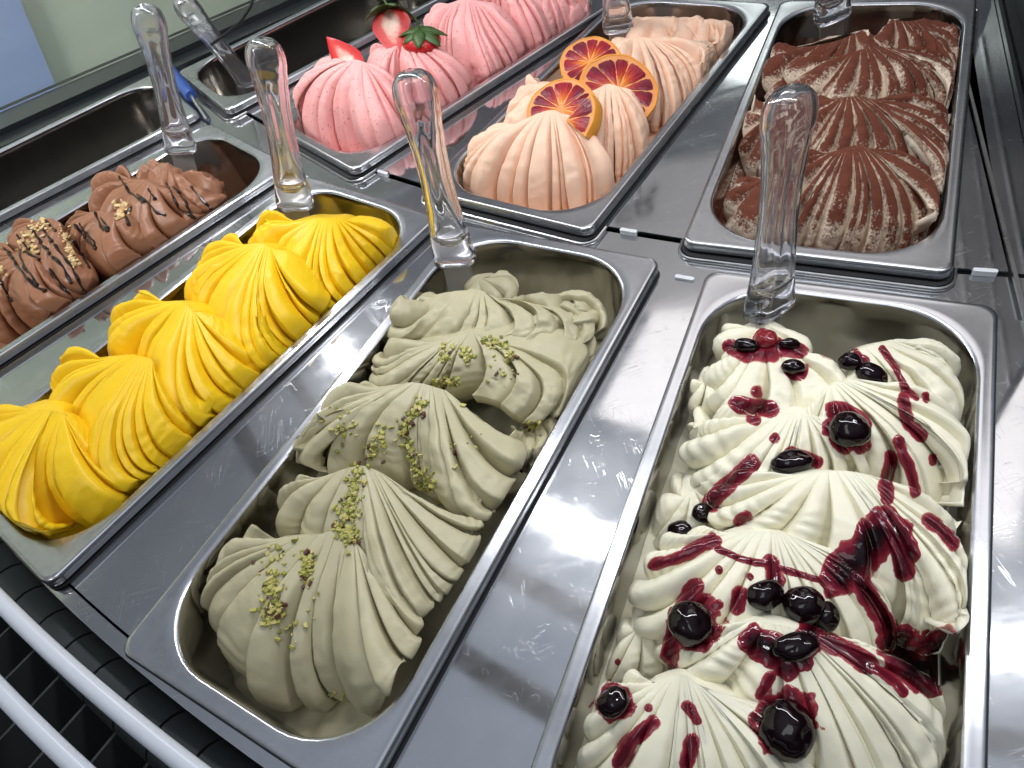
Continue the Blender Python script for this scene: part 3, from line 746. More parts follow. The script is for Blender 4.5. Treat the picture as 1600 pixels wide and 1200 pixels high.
mound('C', G_CREAM, [(1240, 540, 9), (1190, 540, 9), (1160, 550, 6)],
      [(1290, 580, 0), (1300, 640, -2), (1240, 655, -3), (1180, 655, -6), (1130, 648, -8), (1112, 615, -8), (1122, 578, -5), (1145, 556, -1)], 27, 1.01, 0.11, 0.4, ripple=0.75)
mound('C', G_CREAM, [(1402, 530, 6), (1370, 536, 8), (1330, 552, 8)],
      [(1446, 553, -6), (1478, 595, -10), (1493, 628, -16), (1488, 672, -22), (1450, 665, -16), (1400, 642, -10), (1350, 612, -4), (1315, 585, 2)], 28, 1.01, 0.11, 0.4, split=(1,))
mound('C', G_CREAM, [(1205, 507, 8), (1170, 512, 6)], [(1255, 540, -2), (1245, 562, -2), (1190, 568, -2), (1142, 556, -5), (1128, 530, -7), (1145, 512, -4)], 29, 0.90, 0.11, 0.4, rows=26, per=8)
mound('C', G_CREAM, [(1112, 590, -4), (1098, 598, -5)], [(1140, 620, -14), (1130, 650, -20), (1090, 645, -22), (1077, 618, -20), (1084, 594, -15)], 30, 1.01, 0.11, 0.5, rows=26, per=8)
mound('C', G_CREAM, [(1098, 660, -6), (1085, 670, -8)], [(1120, 690, -18), (1105, 715, -24), (1085, 710, -26), (1077, 685, -22), (1080, 662, -16)], 31, 0.90, 0.11, 0.5, rows=26, per=8)
mound('C', G_CREAM, [(1090, 762, -12), (1065, 780, -15)], [(1150, 800, -25), (1115, 840, -35), (1050, 860, -40), (1018, 848, -40), (1035, 785, -34), (1068, 738, -26)], 32, 0.67, 0.11, 0.4)
mound('C', G_CREAM, [(1012, 975, -18), (990, 985, -20)], [(1050, 1010, -30), (1040, 1062, -40), (990, 1078, -42), (948, 1068, -42), (962, 1012, -38), (982, 965, -30)], 33, 1.01, 0.11, 0.4)
mound('C', G_CREAM, [(1465, 800, -24), (1450, 812, -24)], [(1500, 825, -32), (1495, 870, -38), (1460, 880, -38), (1435, 840, -32)], 34, 0.90, 0.11, 0.8, rows=24, per=8)

g_root('M', 'mango_gelato', 'bright yellow mango gelato piped in a row of ribbed folds')
bed('M', G_MANGO, -40, 5, seed=3)
mound('M', G_MANGO, [(104, 650, 26), (80, 640, 28), (50, 640, 26)],
      [(142, 665, -2), (185, 745, -12), (194, 778, -20), (140, 836, -30), (112, 846, -35), (84, 850, -42), (58, 852, -48), (20, 836, -52), (-8, 812, -50), (-36, 772, -38), (-52, 722, -18), (-32, 690, -8), (0, 658, 2)],
      41, 1.18, -0.10, 0.2, smooth_seg=(0, 1), split=(2, 6, 7))
mound('M', G_MANGO, [(240, 562, 27), (212, 556, 28), (160, 562, 26)],
      [(272, 620, -4), (301, 682, -18), (258, 730, -28), (240, 742, -30), (222, 754, -32), (194, 764, -34), (166, 752, -32), (148, 722, -20), (124, 692, -10), (98, 660, -4), (91, 632, 2), (104, 592, 10), (130, 558, 18)],
      42, 1.29, -0.10, 0.2, smooth_seg=(0,), split=(1, 5, 6))
mound('M', G_MANGO, [(304, 488, 27), (285, 474, 28), (255, 472, 26)],
      [(370, 510, 2), (404, 588, -18), (370, 626, -28), (342, 649, -32), (315, 660, -34), (286, 642, -28), (262, 604, -14), (225, 574, -4), (186, 547, 2), (180, 522, 8), (203, 487, 16), (240, 468, 22)],
      43, 1.23, -0.10, 0.2, smooth_seg=(0,), split=(1, 4, 5, 6))
mound('M', G_MANGO, [(425, 388, 28), (405, 380, 30), (380, 384, 28)],
      [(480, 420, 0), (503, 490, -18), (472, 536, -28), (440, 562, -32), (412, 579, -34), (375, 570, -30), (340, 532, -18), (316, 502, -8), (310, 455, 2), (320, 425, 8), (338, 391, 16), (368, 380, 22)],
      44, 1.23, -0.10, 0.28, split=(1, 2, 3, 4, 5))
mound('M', G_MANGO, [(540, 345, 20), (500, 340, 22), (465, 348, 20)],
      [(580, 352, -5), (616, 385, -12), (592, 422, -22), (560, 450, -32), (525, 477, -32), (496, 486, -30), (465, 458, -15), (430, 422, -4), (402, 390, 4), (398, 367, 8), (420, 350, 14)],
      45, 1.23, -0.10, 0.35, split=(1, 2, 3, 4, 5))
mound('M', G_MANGO, [(608, 378, -8), (590, 372, -6)], [(618, 384, -16), (612, 400, -20), (585, 405, -20), (570, 385, -14)], 46, 0.90, -0.10, 1.0, rows=22, per=7)

g_root('K', 'chocolate_gelato', 'brown chocolate gelato folds with dark drizzle and chopped nuts')
bed('K', G_CHOC, -38, 6, seed=4)
mound('K', G_CHOC, [(54, 406, 18), (40, 398, 18), (25, 398, 16)],
      [(78, 425, 2), (112, 468, -15), (80, 490, -25), (50, 508, -30), (30, 520, -32), (5, 522, -32), (-25, 492, -25), (-32, 452, -10), (-17, 416, 0), (8, 394, 8)], 51, 1.34, -0.13, 0.25, smooth_seg=(0,))
mound('K', G_CHOC, [(95, 350, 19), (78, 341, 20), (60, 346, 18)],
      [(125, 395, -6), (138, 455, -22), (112, 466, -25), (90, 442, -15), (60, 412, -5), (25, 392, 0), (16, 372, 5), (33, 350, 12)], 52, 1.34, -0.13, 0.4, split=(1,))
mound('K', G_CHOC, [(182, 342, 22), (160, 330, 22), (140, 332, 19)],
      [(205, 350, 0), (231, 394, -15), (188, 422, -25), (168, 437, -28), (148, 447, -30), (128, 424, -20), (116, 392, -8), (110, 365, 4), (124, 343, 12)], 53, 1.40, -0.13, 0.25, smooth_seg=(1,))
mound('K', G_CHOC, [(246, 292, 20), (225, 282, 21), (205, 282, 18)],
      [(290, 320, -4), (302, 345, -10), (268, 374, -20), (246, 390, -25), (225, 396, -28), (198, 388, -22), (178, 352, -10), (163, 320, 0), (170, 286, 8), (192, 271, 14)], 54, 1.40, -0.13, 0.35)
mound('K', G_CHOC, [(272, 272, 12), (262, 256, 15), (250, 258, 14)],
      [(318, 295, -10), (352, 305, -18), (330, 328, -22), (298, 345, -22), (264, 328, -10), (238, 303, 0), (230, 276, 5), (242, 257, 9)], 55, 1.12, -0.13, 1.5)
mound('K', G_CHOC, [(310, 296, -12), (300, 300, -12)], [(350, 300, -24), (345, 325, -28), (312, 335, -28), (290, 315, -22)], 56, 1.01, -0.13, 2.2, rows=26, per=8)

g_root('S', 'strawberry_gelato', 'pink strawberry gelato heaped in tall ribbed folds')
bed('S', G_STRAW, -34, 5, seed=5)
mound('S', G_STRAW, [(572, 98, 41), (556, 93, 43), (536, 95, 41)],
      [(596, 125, 20), (630, 165, 4), (642, 206, -10), (602, 224, -22), (578, 232, -28), (555, 237, -32), (534, 238, -34), (512, 235, -34), (486, 224, -34), (468, 208, -34), (465, 184, -25), (473, 150, -5), (500, 114, 16), (522, 97, 28)],
      61, 1.12, -0.06, 0.2, split=(1, 2))
mound('S', G_STRAW, [(650, 72, 38), (628, 68, 41), (606, 73, 40)],
      [(700, 105, 8), (730, 142, -10), (705, 160, -20), (680, 172, -26), (650, 187, -28), (618, 178, -10), (598, 142, 10), (577, 103, 22), (588, 80, 30)], 62, 1.01, -0.06, 0.2, split=(1, 3, 4))
mound('S', G_STRAW, [(748, 2, 40), (725, -2, 42), (700, 6, 40)],
      [(785, 40, 10), (807, 86, -10), (785, 104, -20), (765, 116, -25), (738, 136, -30), (713, 127, -20), (693, 87, 0), (678, 52, 15), (680, 22, 28)], 63, 1.18, -0.06, 0.25, split=(1, 2, 3, 4, 5))
mound('S', G_STRAW, [(805, -24, 40), (785, -24, 41), (762, -14, 40)],
      [(840, 10, 6), (857, 52, -10), (838, 67, -20), (806, 84, -25), (783, 62, -10), (758, 27, 10), (748, 0, 25)], 64, 1.18, -0.06, 0.25, split=(1, 2, 3, 4))
mound('S', G_STRAW, [(862, -26, 32), (835, -22, 34)], [(895, 5, -2), (906, 26, -12), (880, 44, -20), (858, 52, -22), (834, 27, -5), (820, 0, 15)], 65, 1.23, -0.06, 0.5, split=(1, 2, 3))
mound('S', G_STRAW, [(905, -8, 8), (890, -8, 10)], [(925, 5, -10), (915, 25, -18), (890, 35, -18), (875, 10, -8)], 66, 1.01, -0.06, 0.8, rows=24, per=8)
mound('S', G_STRAW, [(705, 22, 26), (690, 30, 26)], [(730, 60, 4), (720, 100, -8), (695, 95, -4), (672, 60, 6), (668, 28, 18)], 67, 0.90, -0.06, 0.8, rows=26, per=8)

g_root('O', 'orange_gelato', 'pale peach orange gelato in ribbed folds under blood orange slices')
bed('O', G_ORANGE, -32, 5, seed=6)
mound('O', G_ORANGE, [(880, 178, 23), (864, 172, 25), (838, 178, 24), (812, 194, 18)],
      [(903, 205, 6), (930, 258, -8), (937, 300, -20), (916, 315, -26), (894, 325, -30), (866, 329, -32), (835, 328, -32), (808, 323, -32), (780, 312, -30), (750, 298, -25), (731, 280, -20), (732, 258, -14), (750, 232, -5), (785, 207, 5)],
      71, 1.29, 0.05, 0.2, split=(2, 4))
mound('O', G_ORANGE, [(968, 136, 25), (950, 131, 26), (930, 140, 24)],
      [(992, 165, 6), (1004, 228, -15), (980, 268, -24), (962, 281, -28), (942, 290, -28), (915, 252, -10), (905, 200, 5), (908, 160, 15)], 72, 1.23, 0.05, 0.2, split=(1, 2))
mound('O', G_ORANGE, [(872, 128, 17), (840, 130, 17)], [(870, 180, 2), (830, 207, -4), (798, 203, -10), (795, 165, -5), (803, 143, 2), (828, 121, 10)], 73, 1.12, 0.05, 0.7)
mound('O', G_ORANGE, [(1028, 62, 19), (1005, 58, 21), (980, 60, 20)],
      [(1065, 85, 2), (1096, 127, -10), (1083, 147, -18), (1062, 172, -22), (1035, 197, -25), (1008, 182, -10), (983, 132, 5), (962, 92, 10), (963, 62, 14)], 74, 1.18, 0.05, 0.25, split=(1, 2, 3))
mound('O', G_ORANGE, [(1085, 65, 13), (1055, 57, 14)], [(1118, 80, -5), (1124, 102, -12), (1106, 123, -18), (1080, 112, -8), (1050, 92, 5), (1030, 66, 10)], 75, 1.12, 0.05, 0.3, split=(1, 2))
mound('O', G_ORANGE, [(1122, 32, 9), (1098, 30, 11)], [(1142, 45, -5), (1151, 70, -12), (1129, 94, -18), (1105, 87, -8), (1085, 62, 2), (1080, 40, 6)], 76, 1.12, 0.05, 0.4, split=(1, 2))
mound('O', G_ORANGE, [(1040, 28, 11), (1010, 26, 12)], [(1068, 42, 0), (1058, 66, -2), (1012, 68, 2), (984, 55, 2), (985, 34, 5)], 77, 1.01, 0.05, 0.6, rows=26, per=8)
mound('O', G_ORANGE, [(1078, 27, 10), (1060, 28, 10)], [(1098, 42, 0), (1085, 62, 0), (1055, 58, 2), (1043, 38, 4)], 78, 1.01, 0.05, 0.6, rows=24, per=8)

g_root('T', 'tiramisu_gelato', 'cream coloured tiramisu gelato folds dusted with dark brown cocoa powder')
bed('T', G_TIRA, -34, 5, seed=7)
mound('T', G_TIRA, [(1358, 232, 15), (1340, 226, 16), (1290, 240, 14)],
      [(1425, 268, 0), (1456, 305, -8), (1469, 342, -18), (1448, 372, -24), (1424, 388, -28), (1402, 394, -30), (1368, 400, -32), (1340, 400, -32), (1300, 394, -32), (1250, 387, -30), (1215, 362, -24), (1203, 320, -15), (1228, 275, -2), (1262, 247, 6)],
      81, 1.23, 0.07, 0.3, smooth_seg=(0, 1, 2), split=(7, 8, 9))
mound('T', G_TIRA, [(1365, 156, 23), (1340, 150, 24), (1300, 155, 22)],
      [(1425, 185, 4), (1472, 225, -5), (1485, 264, -15), (1475, 294, -22), (1454, 318, -26), (1430, 302, -18), (1390, 262, -4), (1330, 247, 4), (1275, 247, 4), (1238, 222, 4), (1238, 185, 8), (1280, 159, 14)],
      82, 1.23, 0.07, 0.3, split=(1, 2, 4, 5, 6, 7, 8))
mound('T', G_TIRA, [(1390, 76, 23), (1365, 72, 24), (1300, 92, 20)],
      [(1445, 105, 2), (1478, 150, -8), (1480, 175, -15), (1450, 196, -22), (1420, 187, -10), (1380, 162, 4), (1320, 157, 8), (1265, 152, 8), (1233, 132, 8), (1252, 104, 12)],
      83, 1.23, 0.07, 0.3, split=(1, 2, 4, 5, 6))
mound('T', G_TIRA, [(1445, 28, 12), (1418, 34, 13), (1390, 30, 12)],
      [(1470, 52, -2), (1492, 95, -12), (1486, 137, -18), (1455, 122, -8), (1420, 97, 4), (1390, 82, 8), (1363, 60, 8)], 84, 1.23, 0.07, 0.6, split=(1, 2, 3))
mound('T', G_TIRA, [(1350, 46, 14), (1300, 66, 12), (1245, 74, 10)],
      [(1375, 75, 5), (1340, 97, 5), (1270, 122, 2), (1220, 152, -5), (1196, 147, -8), (1198, 95, -2), (1222, 71, 4)], 85, 1.12, 0.07, 0.7, split=(1, 2))
mound('T', G_TIRA, [(1220, 182, 8), (1200, 186, 6)], [(1258, 235, -5), (1210, 267, -15), (1170, 252, -18), (1159, 215, -15), (1169, 176, -8), (1188, 162, -2)], 86, 1.01, 0.07, 0.5)
mound('T', G_TIRA, [(1205, 275, 0), (1190, 280, -2)], [(1240, 350, -20), (1190, 374, -26), (1148, 352, -25), (1144, 320, -21), (1160, 282, -11)], 87, 1.01, 0.07, 0.6)
mound('T', G_TIRA, [(1475, 190, -14), (1465, 200, -14)], [(1495, 190, -24), (1492, 240, -28), (1470, 250, -28), (1450, 215, -22)], 88, 1.01, 0.07, 0.9, rows=24, per=8)


# ----------------------------------------------------------------------------- things on the gelato
BV = {n: BVHTree.FromPolygons([tuple(p) for p in g[1]], g[2]) for n, g in GEL.items()}
def hit(n, px, py):
    h = BV[n].ray_cast(C0, ray(px, py))
    if h[0] is None: return None
    nn = h[1]
    if nn.dot(ray(px, py)) > 0: nn = -nn
    return h[0], nn

rnd = random.Random(5)
def scatter(n, strokes, count, size, seed, up_=0.2):
    """small broken pieces dropped along strokes; returns verts, faces, tint"""
    rg = random.Random(seed); V = []; F = []; T = []
    wts = []
    for pts, r, w in strokes:
        wts.append(w)
    for _ in range(count):
        pts, r, w = rg.choices(strokes, wts)[0]
        if len(pts) > 1:
            k = rg.randrange(len(pts) - 1); f = rg.random()
            x = pts[k][0] + (pts[k + 1][0] - pts[k][0]) * f; y = pts[k][1] + (pts[k + 1][1] - pts[k][1]) * f
        else: x, y = pts[0]
        a = rg.uniform(0, 6.283); d = r * abs(rg.gauss(0, 0.8)); x += d * math.cos(a); y += d * math.sin(a)
        h = hit(n, x, y)
        if h is None or h[1].z < 0.05: continue
        p, nn = h
        s = size * rg.uniform(0.45, 1.25); t = rg.random()
        q = Matrix.Rotation(rg.uniform(0, 6.28), 3, 'Z') @ Matrix.Rotation(rg.uniform(0, 3.1), 3, 'X')
        sx, sy, sz = s * rg.uniform(0.8, 1.5), s * rg.uniform(0.6, 1.0), s * rg.uniform(0.45, 0.8)
        o = len(V)
        for dx in (-1, 1):
            for dy in (-1, 1):
                for dz in (-1, 1):
                    j = Vector((dx * sx * rg.uniform(0.5, 1.0), dy * sy * rg.uniform(0.5, 1.0), dz * sz * rg.uniform(0.5, 1.0))) * 0.5
                    V.append(p + nn * (s * 0.28) + q @ j); T.append(t)
        F += [(o, o + 1, o + 3, o + 2), (o + 4, o + 6, o + 7, o + 5), (o, o + 4, o + 5, o + 1), (o + 2, o + 3, o + 7, o + 6), (o, o + 2, o + 6, o + 4), (o + 1, o + 5, o + 7, o + 3)]
    return V, F, T
def nuts(name, n, strokes, count, size, m, seed, label, cat):
    V, F, T = scatter(n, strokes, count, size, seed)
    o = mesh_obj(name, V, F, m, None, False)
    a = o.data.attributes.new('tint', 'FLOAT', 'POINT'); a.data.foreach_set('value', np.array(T, np.float32))
    bv = o.modifiers.new('bevel', 'BEVEL'); bv.width = 0.00035; bv.segments = 1
    tag(o, label, cat, None, 'stuff')
nuts('chopped_pistachios', 'P', [([(560, 728), (552, 775), (545, 810)], 14, 3), ([(545, 785), (530, 830), (556, 842)], 12, 4.5), ([(483, 867), (480, 908)], 9, 2.2), ([(425, 905), (430, 950), (420, 972)], 14, 4),
     ([(400, 900), (440, 870), (470, 850)], 28, 0.8), ([(500, 930), (480, 985), (430, 1000)], 22, 0.5), ([(676, 596), (720, 600)], 8, 2), ([(664, 625), (640, 655), (625, 680)], 9, 3), ([(600, 670), (585, 700), (580, 715)], 11, 2.2),
     ([(636, 690), (655, 740), (678, 766)], 10, 3), ([(530, 640), (540, 690)], 24, 0.7), ([(694, 540), (697, 565)], 8, 1.5), ([(722, 545), (735, 560)], 8, 1.2), ([(750, 532), (790, 542), (800, 565)], 9, 2.6), ([(770, 560), (790, 590)], 16, 0.5),
     ([(828, 670), (835, 665)], 7, 0.8), ([(700, 700), (740, 680)], 40, 0.3), ([(505, 1080), (540, 1090)], 10, 0.2)], 1200, 2.9, M_NUT_P, 3,
     'scattered chopped green pistachio pieces on the pale green gelato', 'nuts')
nuts('chopped_hazelnuts', 'K', [([(30, 385), (48, 362), (70, 350)], 13, 3), ([(98, 362), (108, 395), (116, 415)], 7, 2.5), ([(196, 318), (186, 340)], 8, 2.5), ([(2, 420), (5, 428)], 5, 0.6), ([(60, 395), (45, 385)], 8, 1)], 230, 3.8, M_NUT_H, 4,
     'chopped pale hazelnuts sprinkled over the chocolate gelato', 'nuts')

# dark chocolate drizzle
def z5(l): return [(x / 5.0, 340 + y / 5.0) for x, y in l]
def z2(l): return [(x / 2.857, y / 2.857) for x, y in l]
DRZ = [z5([(75, 270), (130, 370), (200, 460), (270, 540), (365, 578)]), z5([(150, 270), (190, 390), (260, 470), (290, 540)]), z5([(0, 480), (40, 570), (100, 650)]),
       z5([(205, 60), (280, 150), (400, 290), (490, 380), (560, 520)]), z5([(320, 20), (350, 110), (460, 260), (560, 390), (660, 580)]), z5([(130, 130), (200, 220), (300, 290)]),
       z5([(370, 380), (430, 460), (540, 600)]), z5([(570, 170), (640, 290), (700, 400)]), z5([(620, 40), (650, 100), (740, 190), (750, 250)]), z5([(790, 0), (850, 100)]), z5([(330, 0), (440, 110)]),
       z2([(530, 785), (580, 860), (645, 905)]), z2([(610, 865), (660, 905), (700, 950), (742, 962)]), z2([(660, 840), (695, 895)]), z2([(770, 830), (830, 905), (862, 975)]), z2([(850, 830), (900, 890), (945, 935)]),
       z2([(420, 935), (450, 1010), (485, 1035)]), z2([(330, 1000), (400, 1080), (432, 1115)]), z2([(740, 815), (800, 930), (872, 975)]), z2([(590, 920), (560, 960), (575, 1010)]), z2([(80, 1110), (180, 1160)]),
       z5([(30, 230), (110, 330)]), z5([(255, 90), (340, 230), (430, 330)])]
b = MB(); rg = random.Random(9)
for ln in DRZ:
    pts = []
    for k in range(len(ln) - 1):
        dd = math.dist(ln[k], ln[k + 1]); m = max(2, int(dd / 1.6))
        for j in range(m):
            f = j / m; pts.append((ln[k][0] + (ln[k + 1][0] - ln[k][0]) * f, ln[k][1] + (ln[k + 1][1] - ln[k][1]) * f))
    pts.append(ln[-1])
    run = []
    ph = rg.uniform(0, 6)
    def flush(run):
        if len(run) > 3:
            q = [Vector(p) for p in run]
            for _ in range(2): q = [q[0]] + [(q[i - 1] + q[i] * 2 + q[i + 1]) / 4 for i in range(1, len(q) - 1)] + [q[-1]]
            m = len(q)
            b.tube(q, [(1.15 + 0.4 * math.sin(i * 0.35 + ph) + (0.55 if i > m - 4 else 0)) * min(1, (i + 1) / 3, (m - i) / 1.5) for i in range(m)], 7)
    for i, (x, y) in enumerate(pts):
        h = hit('K', x + 0.5 * math.sin(i * 0.5 + ph), y)
        if h is None: flush(run); run = []; continue
        p = h[0] + h[1] * 0.25
        if run and (p - run[-1]).length > 9: flush(run); run = []
        run.append(p)
    flush(run)
tag(b.build('chocolate_drizzle', M_FUDGE), 'thin dark chocolate drizzle lines over the brown gelato', 'drizzle')

# cherry sauce: poured pools and streaks draped over the cream
def sauce(strokes, step=1.25, thick=1.0):
    xs = [p[0] for pts, r in strokes for p in pts]; ys = [p[1] for pts, r in strokes for p in pts]; mr = max(r for pts, r in strokes) * 1.35
    x0, x1, y0, y1 = min(xs) - mr, max(xs) + mr, min(ys) - mr, max(ys) + mr
    nx, ny = int((x1 - x0) / step) + 2, int((y1 - y0) / step) + 2
    gx, gy = np.meshgrid(x0 + np.arange(nx) * step, y0 + np.arange(ny) * step)
    f = np.zeros_like(gx); rr_ = np.ones_like(gx)
    wob = fbm(np.stack([gx / 19, gy / 19, gx * 0], -1), 3) * 0.24
    for pts, r in strokes:
        best = np.full_like(gx, 1e9)
        segs = list(zip(pts[:-1], pts[1:])) if len(pts) > 1 else [(pts[0], pts[0])]
        for (ax, ay), (bx, by) in segs:
            dx, dy = bx - ax, by - ay; l2 = dx * dx + dy * dy + 1e-9
            t = np.clip(((gx - ax) * dx + (gy - ay) * dy) / l2, 0, 1)
            best = np.minimum(best, np.hypot(gx - ax - t * dx, gy - ay - t * dy))
        fn = 1.15 - best / r + wob
        rr_ = np.where(fn > f, min(1, max(0.42, r / 24)), rr_); f = np.maximum(f, fn)
    ids = -np.ones(gx.shape, int); V = []; T = []
    dep_ = np.full(gx.shape, np.nan); N_ = {}
    for j in range(ny):
        for i in range(nx):
            if f[j, i] <= -0.35: continue
            h = hit('C', gx[j, i], gy[j, i])
            if h is None: continue
            dep_[j, i] = (h[0] - C0).length; N_[j, i] = h[1]
    # the syrup fills the creases it runs over
    sm = dep_.copy()
    for _ in range(7):
        acc = np.zeros_like(sm); cnt = np.zeros_like(sm)
        for dy in (-1, 0, 1):
            for dx in (-1, 0, 1):
                q = np.roll(np.roll(sm, dy, 0), dx, 1); ok = np.isfinite(q) & (np.abs(q - sm) < 6)
                acc += np.where(ok, q, 0); cnt += ok
        sm = np.where(np.isfinite(sm), acc / np.maximum(cnt, 1), sm)
    for j in range(ny):
        for i in range(nx):
            if f[j, i] <= 0 or (j, i) not in N_: continue
            e = min(1.0, f[j, i]); t = thick * (0.35 + 0.65 * rr_[j, i]) * (1 - (1 - e) ** 2.2)
            d_ = dep_[j, i]; k_ = min(1, e * 3); d_ = d_ - k_ * max(0, d_ - sm[j, i] - 0.15)
            p = C0 + ray(gx[j, i], gy[j, i]) * d_
            ids[j, i] = len(V); V.append(p + N_[j, i] * (t - 0.12)); T.append(min(1, (e + max(0, dep_[j, i] - d_) * 0.12) * rr_[j, i]))
    F = []
    for j in range(ny - 1):
        for i in range(nx - 1):
            q = (ids[j, i], ids[j + 1, i], ids[j + 1, i + 1], ids[j, i + 1])
            if min(q) < 0: continue
            if max((V[q[k]] - V[q[(k + 1) % 4]]).length for k in range(4)) > 4.5: continue
            F.append(q)
    # every connected sheet is a streak of its own; stray crumbs are dropped
    par = list(range(len(V)))
    def find(x):
        while par[x] != x: par[x] = par[par[x]]; x = par[x]
        return x
    for q in F:
        for k in q[1:]: par[find(k)] = find(q[0])
    from collections import Counter
    cn = Counter(find(q[0]) for q in F); res = []
    for big, k0 in cn.items():
        if k0 < 12: continue
        G = [q for q in F if find(q[0]) == big]; used = sorted({k for q in G for k in q}); mp = {k: i for i, k in enumerate(used)}
        res.append(([V[k] for k in used], [tuple(mp[k] for k in q) for q in G], [T[k] for k in used]))
    return res
sauce_root = thing('cherry_sauce', 'glossy dark red cherry sauce poured in streaks over the white cream gelato', 'sauce', (PANS['C'][0], PANS['C'][1], 0))
SC = [[([(1388, 806), (1412, 835), (1422, 862)], 16), ([(1396, 820), (1413, 892)], 15), ([(1372, 832), (1345, 868), (1318, 900)], 34), ([(1330, 892), (1362, 940), (1386, 978)], 17), ([(1290, 905), (1320, 920)], 12)],
      [([(1122, 858), (1160, 874), (1205, 884), (1252, 898), (1294, 910)], 5.5), ([(1205, 880), (1212, 908)], 13), ([(1170, 900), (1172, 902)], 5), ([(1123, 890), (1124, 892)], 6)],
      [([(1022, 882), (1060, 872), (1118, 845)], 10), ([(1072, 862), (1112, 838)], 8)],
      [([(1086, 915), (1062, 955), (1050, 995), (1046, 1022)], 14), ([(1084, 972)], 42), ([(1115, 948), (1122, 945)], 8), ([(1050, 1040)], 8)],
      [([(1152, 950), (1157, 925)], 11)],
      [([(1286, 998), (1320, 1018), (1356, 1038)], 15), ([(1356, 1038), (1400, 1066), (1412, 1082)], 8), ([(1178, 1002), (1212, 1018), (1252, 1022), (1270, 985)], 24), ([(1225, 1045), (1232, 1050)], 15)],
      [([(1412, 625), (1421, 662), (1437, 680)], 11), ([(1404, 690), (1424, 740), (1430, 768)], 9), ([(1392, 715), (1384, 755), (1387, 778)], 11)],
      [([(1152, 632), (1177, 636), (1203, 640)], 12), ([(1182, 611)], 10), ([(1175, 655), (1182, 658)], 9)],
      [([(1210, 685)], 8)], [([(1172, 725), (1150, 745), (1122, 770), (1110, 786)], 14)],
      [([(1236, 708), (1262, 714), (1277, 722)], 10)], [([(1300, 642), (1322, 640), (1352, 664)], 12), ([(1322, 677)], 34)],
      [([(1296, 548), (1320, 550), (1345, 565)], 14)], [([(1378, 545), (1400, 575), (1417, 612), (1432, 622)], 6), ([(1446, 618), (1447, 625)], 7)], [([(1457, 716), (1457, 722)], 7)],
      [([(1138, 540), (1170, 556), (1208, 552)], 12), ([(1190, 527), (1220, 545), (1248, 547)], 13)], [([(1152, 814), (1168, 806)], 9)],
      [([(1020, 1130), (987, 1156), (968, 1190)], 13)], [([(1074, 1104), (1089, 1126)], 9)], [([(1081, 1156), (1074, 1195)], 12)], [([(1013, 1106)], 7)],
      [([(1204, 1058), (1186, 1086)], 9), ([(1226, 1126)], 50)], [([(965, 1034), (966, 1036)], 5)],
      [([(1404, 1005), (1425, 1040), (1455, 1060), (1470, 1010)], 30)], [([(1450, 812), (1475, 832), (1490, 850)], 12)], [([(1238, 576), (1248, 580)], 14)], [([(963, 1098)], 30)]]
for k, st in enumerate(SC):
    for V, F, T in sauce(st):
        V = [p - Vector((PANS['C'][0], PANS['C'][1], 0)) for p in V]
        o = mesh_obj('sauce_streak', V, F, M_SAUCE, sauce_root, True)
        a = o.data.attributes.new('thick', 'FLOAT', 'POINT'); a.data.foreach_set('value', np.array(T, np.float32))

# cherries
def lumpy(rx, ry, rz, seed, amp=0.08, nu=28, nv=18, stem_dent=True):
    V = []; F = []
    for j in range(nv + 1):
        th = math.pi * j / nv
        for i in range(nu):
            p = 2 * math.pi * i / nu
            V.append((math.sin(th) * math.cos(p), math.sin(th) * math.sin(p), math.cos(th)))
    V = np.array(V); k = 1 + amp * fbm(V * 1.4 + seed * 5.3, 3)
    if stem_dent: k = k - 0.16 * np.exp(-((V[:, 0] - 0.55) ** 2 + (V[:, 1] - 0.2) ** 2) * 9) * (V[:, 2] > 0)
    V = V * k[:, None] * np.array([rx, ry, rz])
    for j in range(nv):
        for i in range(nu):
            F.append((j * nu + i, (j + 1) * nu + i, (j + 1) * nu + (i + 1) % nu, j * nu + (i + 1) % nu))
    return V, F
CH = [(963, 1098, 30, 24, -35, 'black cherry at the left edge of the cream nearest the front'), (1226, 1126, 47, 50, 10, 'largest black cherry, lying in the front fold of the cream'),
      (1084, 974, 38, 36, 20, 'black cherry on the left flank of the cream amid a red stain'), (1189, 930, 25, 33, 80, 'upright black cherry in the middle of the cream below the red trickle'),
      (1252, 948, 36, 32, 10, 'left one of the two touching black cherries in the cream'), (1286, 962, 22, 24, 0, 'smaller right one of the two touching black cherries in the cream'),
      (1242, 1012, 40, 24, -15, 'flattened black cherry below the touching pair, in a dark sauce pool'),
      (1097, 801, 20, 17, 0, 'small black cherry at the left wall side, upper of two'), (1068, 829, 21, 17, -15, 'small black cherry at the left wall side, lower of two'),
      (1240, 731, 36, 22, -5, 'oval black cherry in the hollow at the middle of the cream'), (1322, 678, 33, 31, -20, 'round black cherry on the upper right fold of the cream'),
      (1354, 588, 31, 22, 40, 'black cherry near the back right of the cream, lower of a touching pair'), (1332, 568, 19, 16, 10, 'black cherry near the back right of the cream, upper of a touching pair'),
      (1240, 576, 20, 13, 10, 'small dark cherry piece at the back of the cream by the spatula'), (1168, 544, 22, 13, 20, 'dark cherry at the back left corner under the spatula'), (1232, 540, 18, 10, 0, 'flat dark cherry right of the spatula blade'),
      (1203, 533, 20, 18, 0, 'red halved cherry leaning on the spatula blade')]
M_CHRED = mat('red_cherry', (0.22, 0.012, 0.018), 0.08, **{'Coat Weight': 0.5})
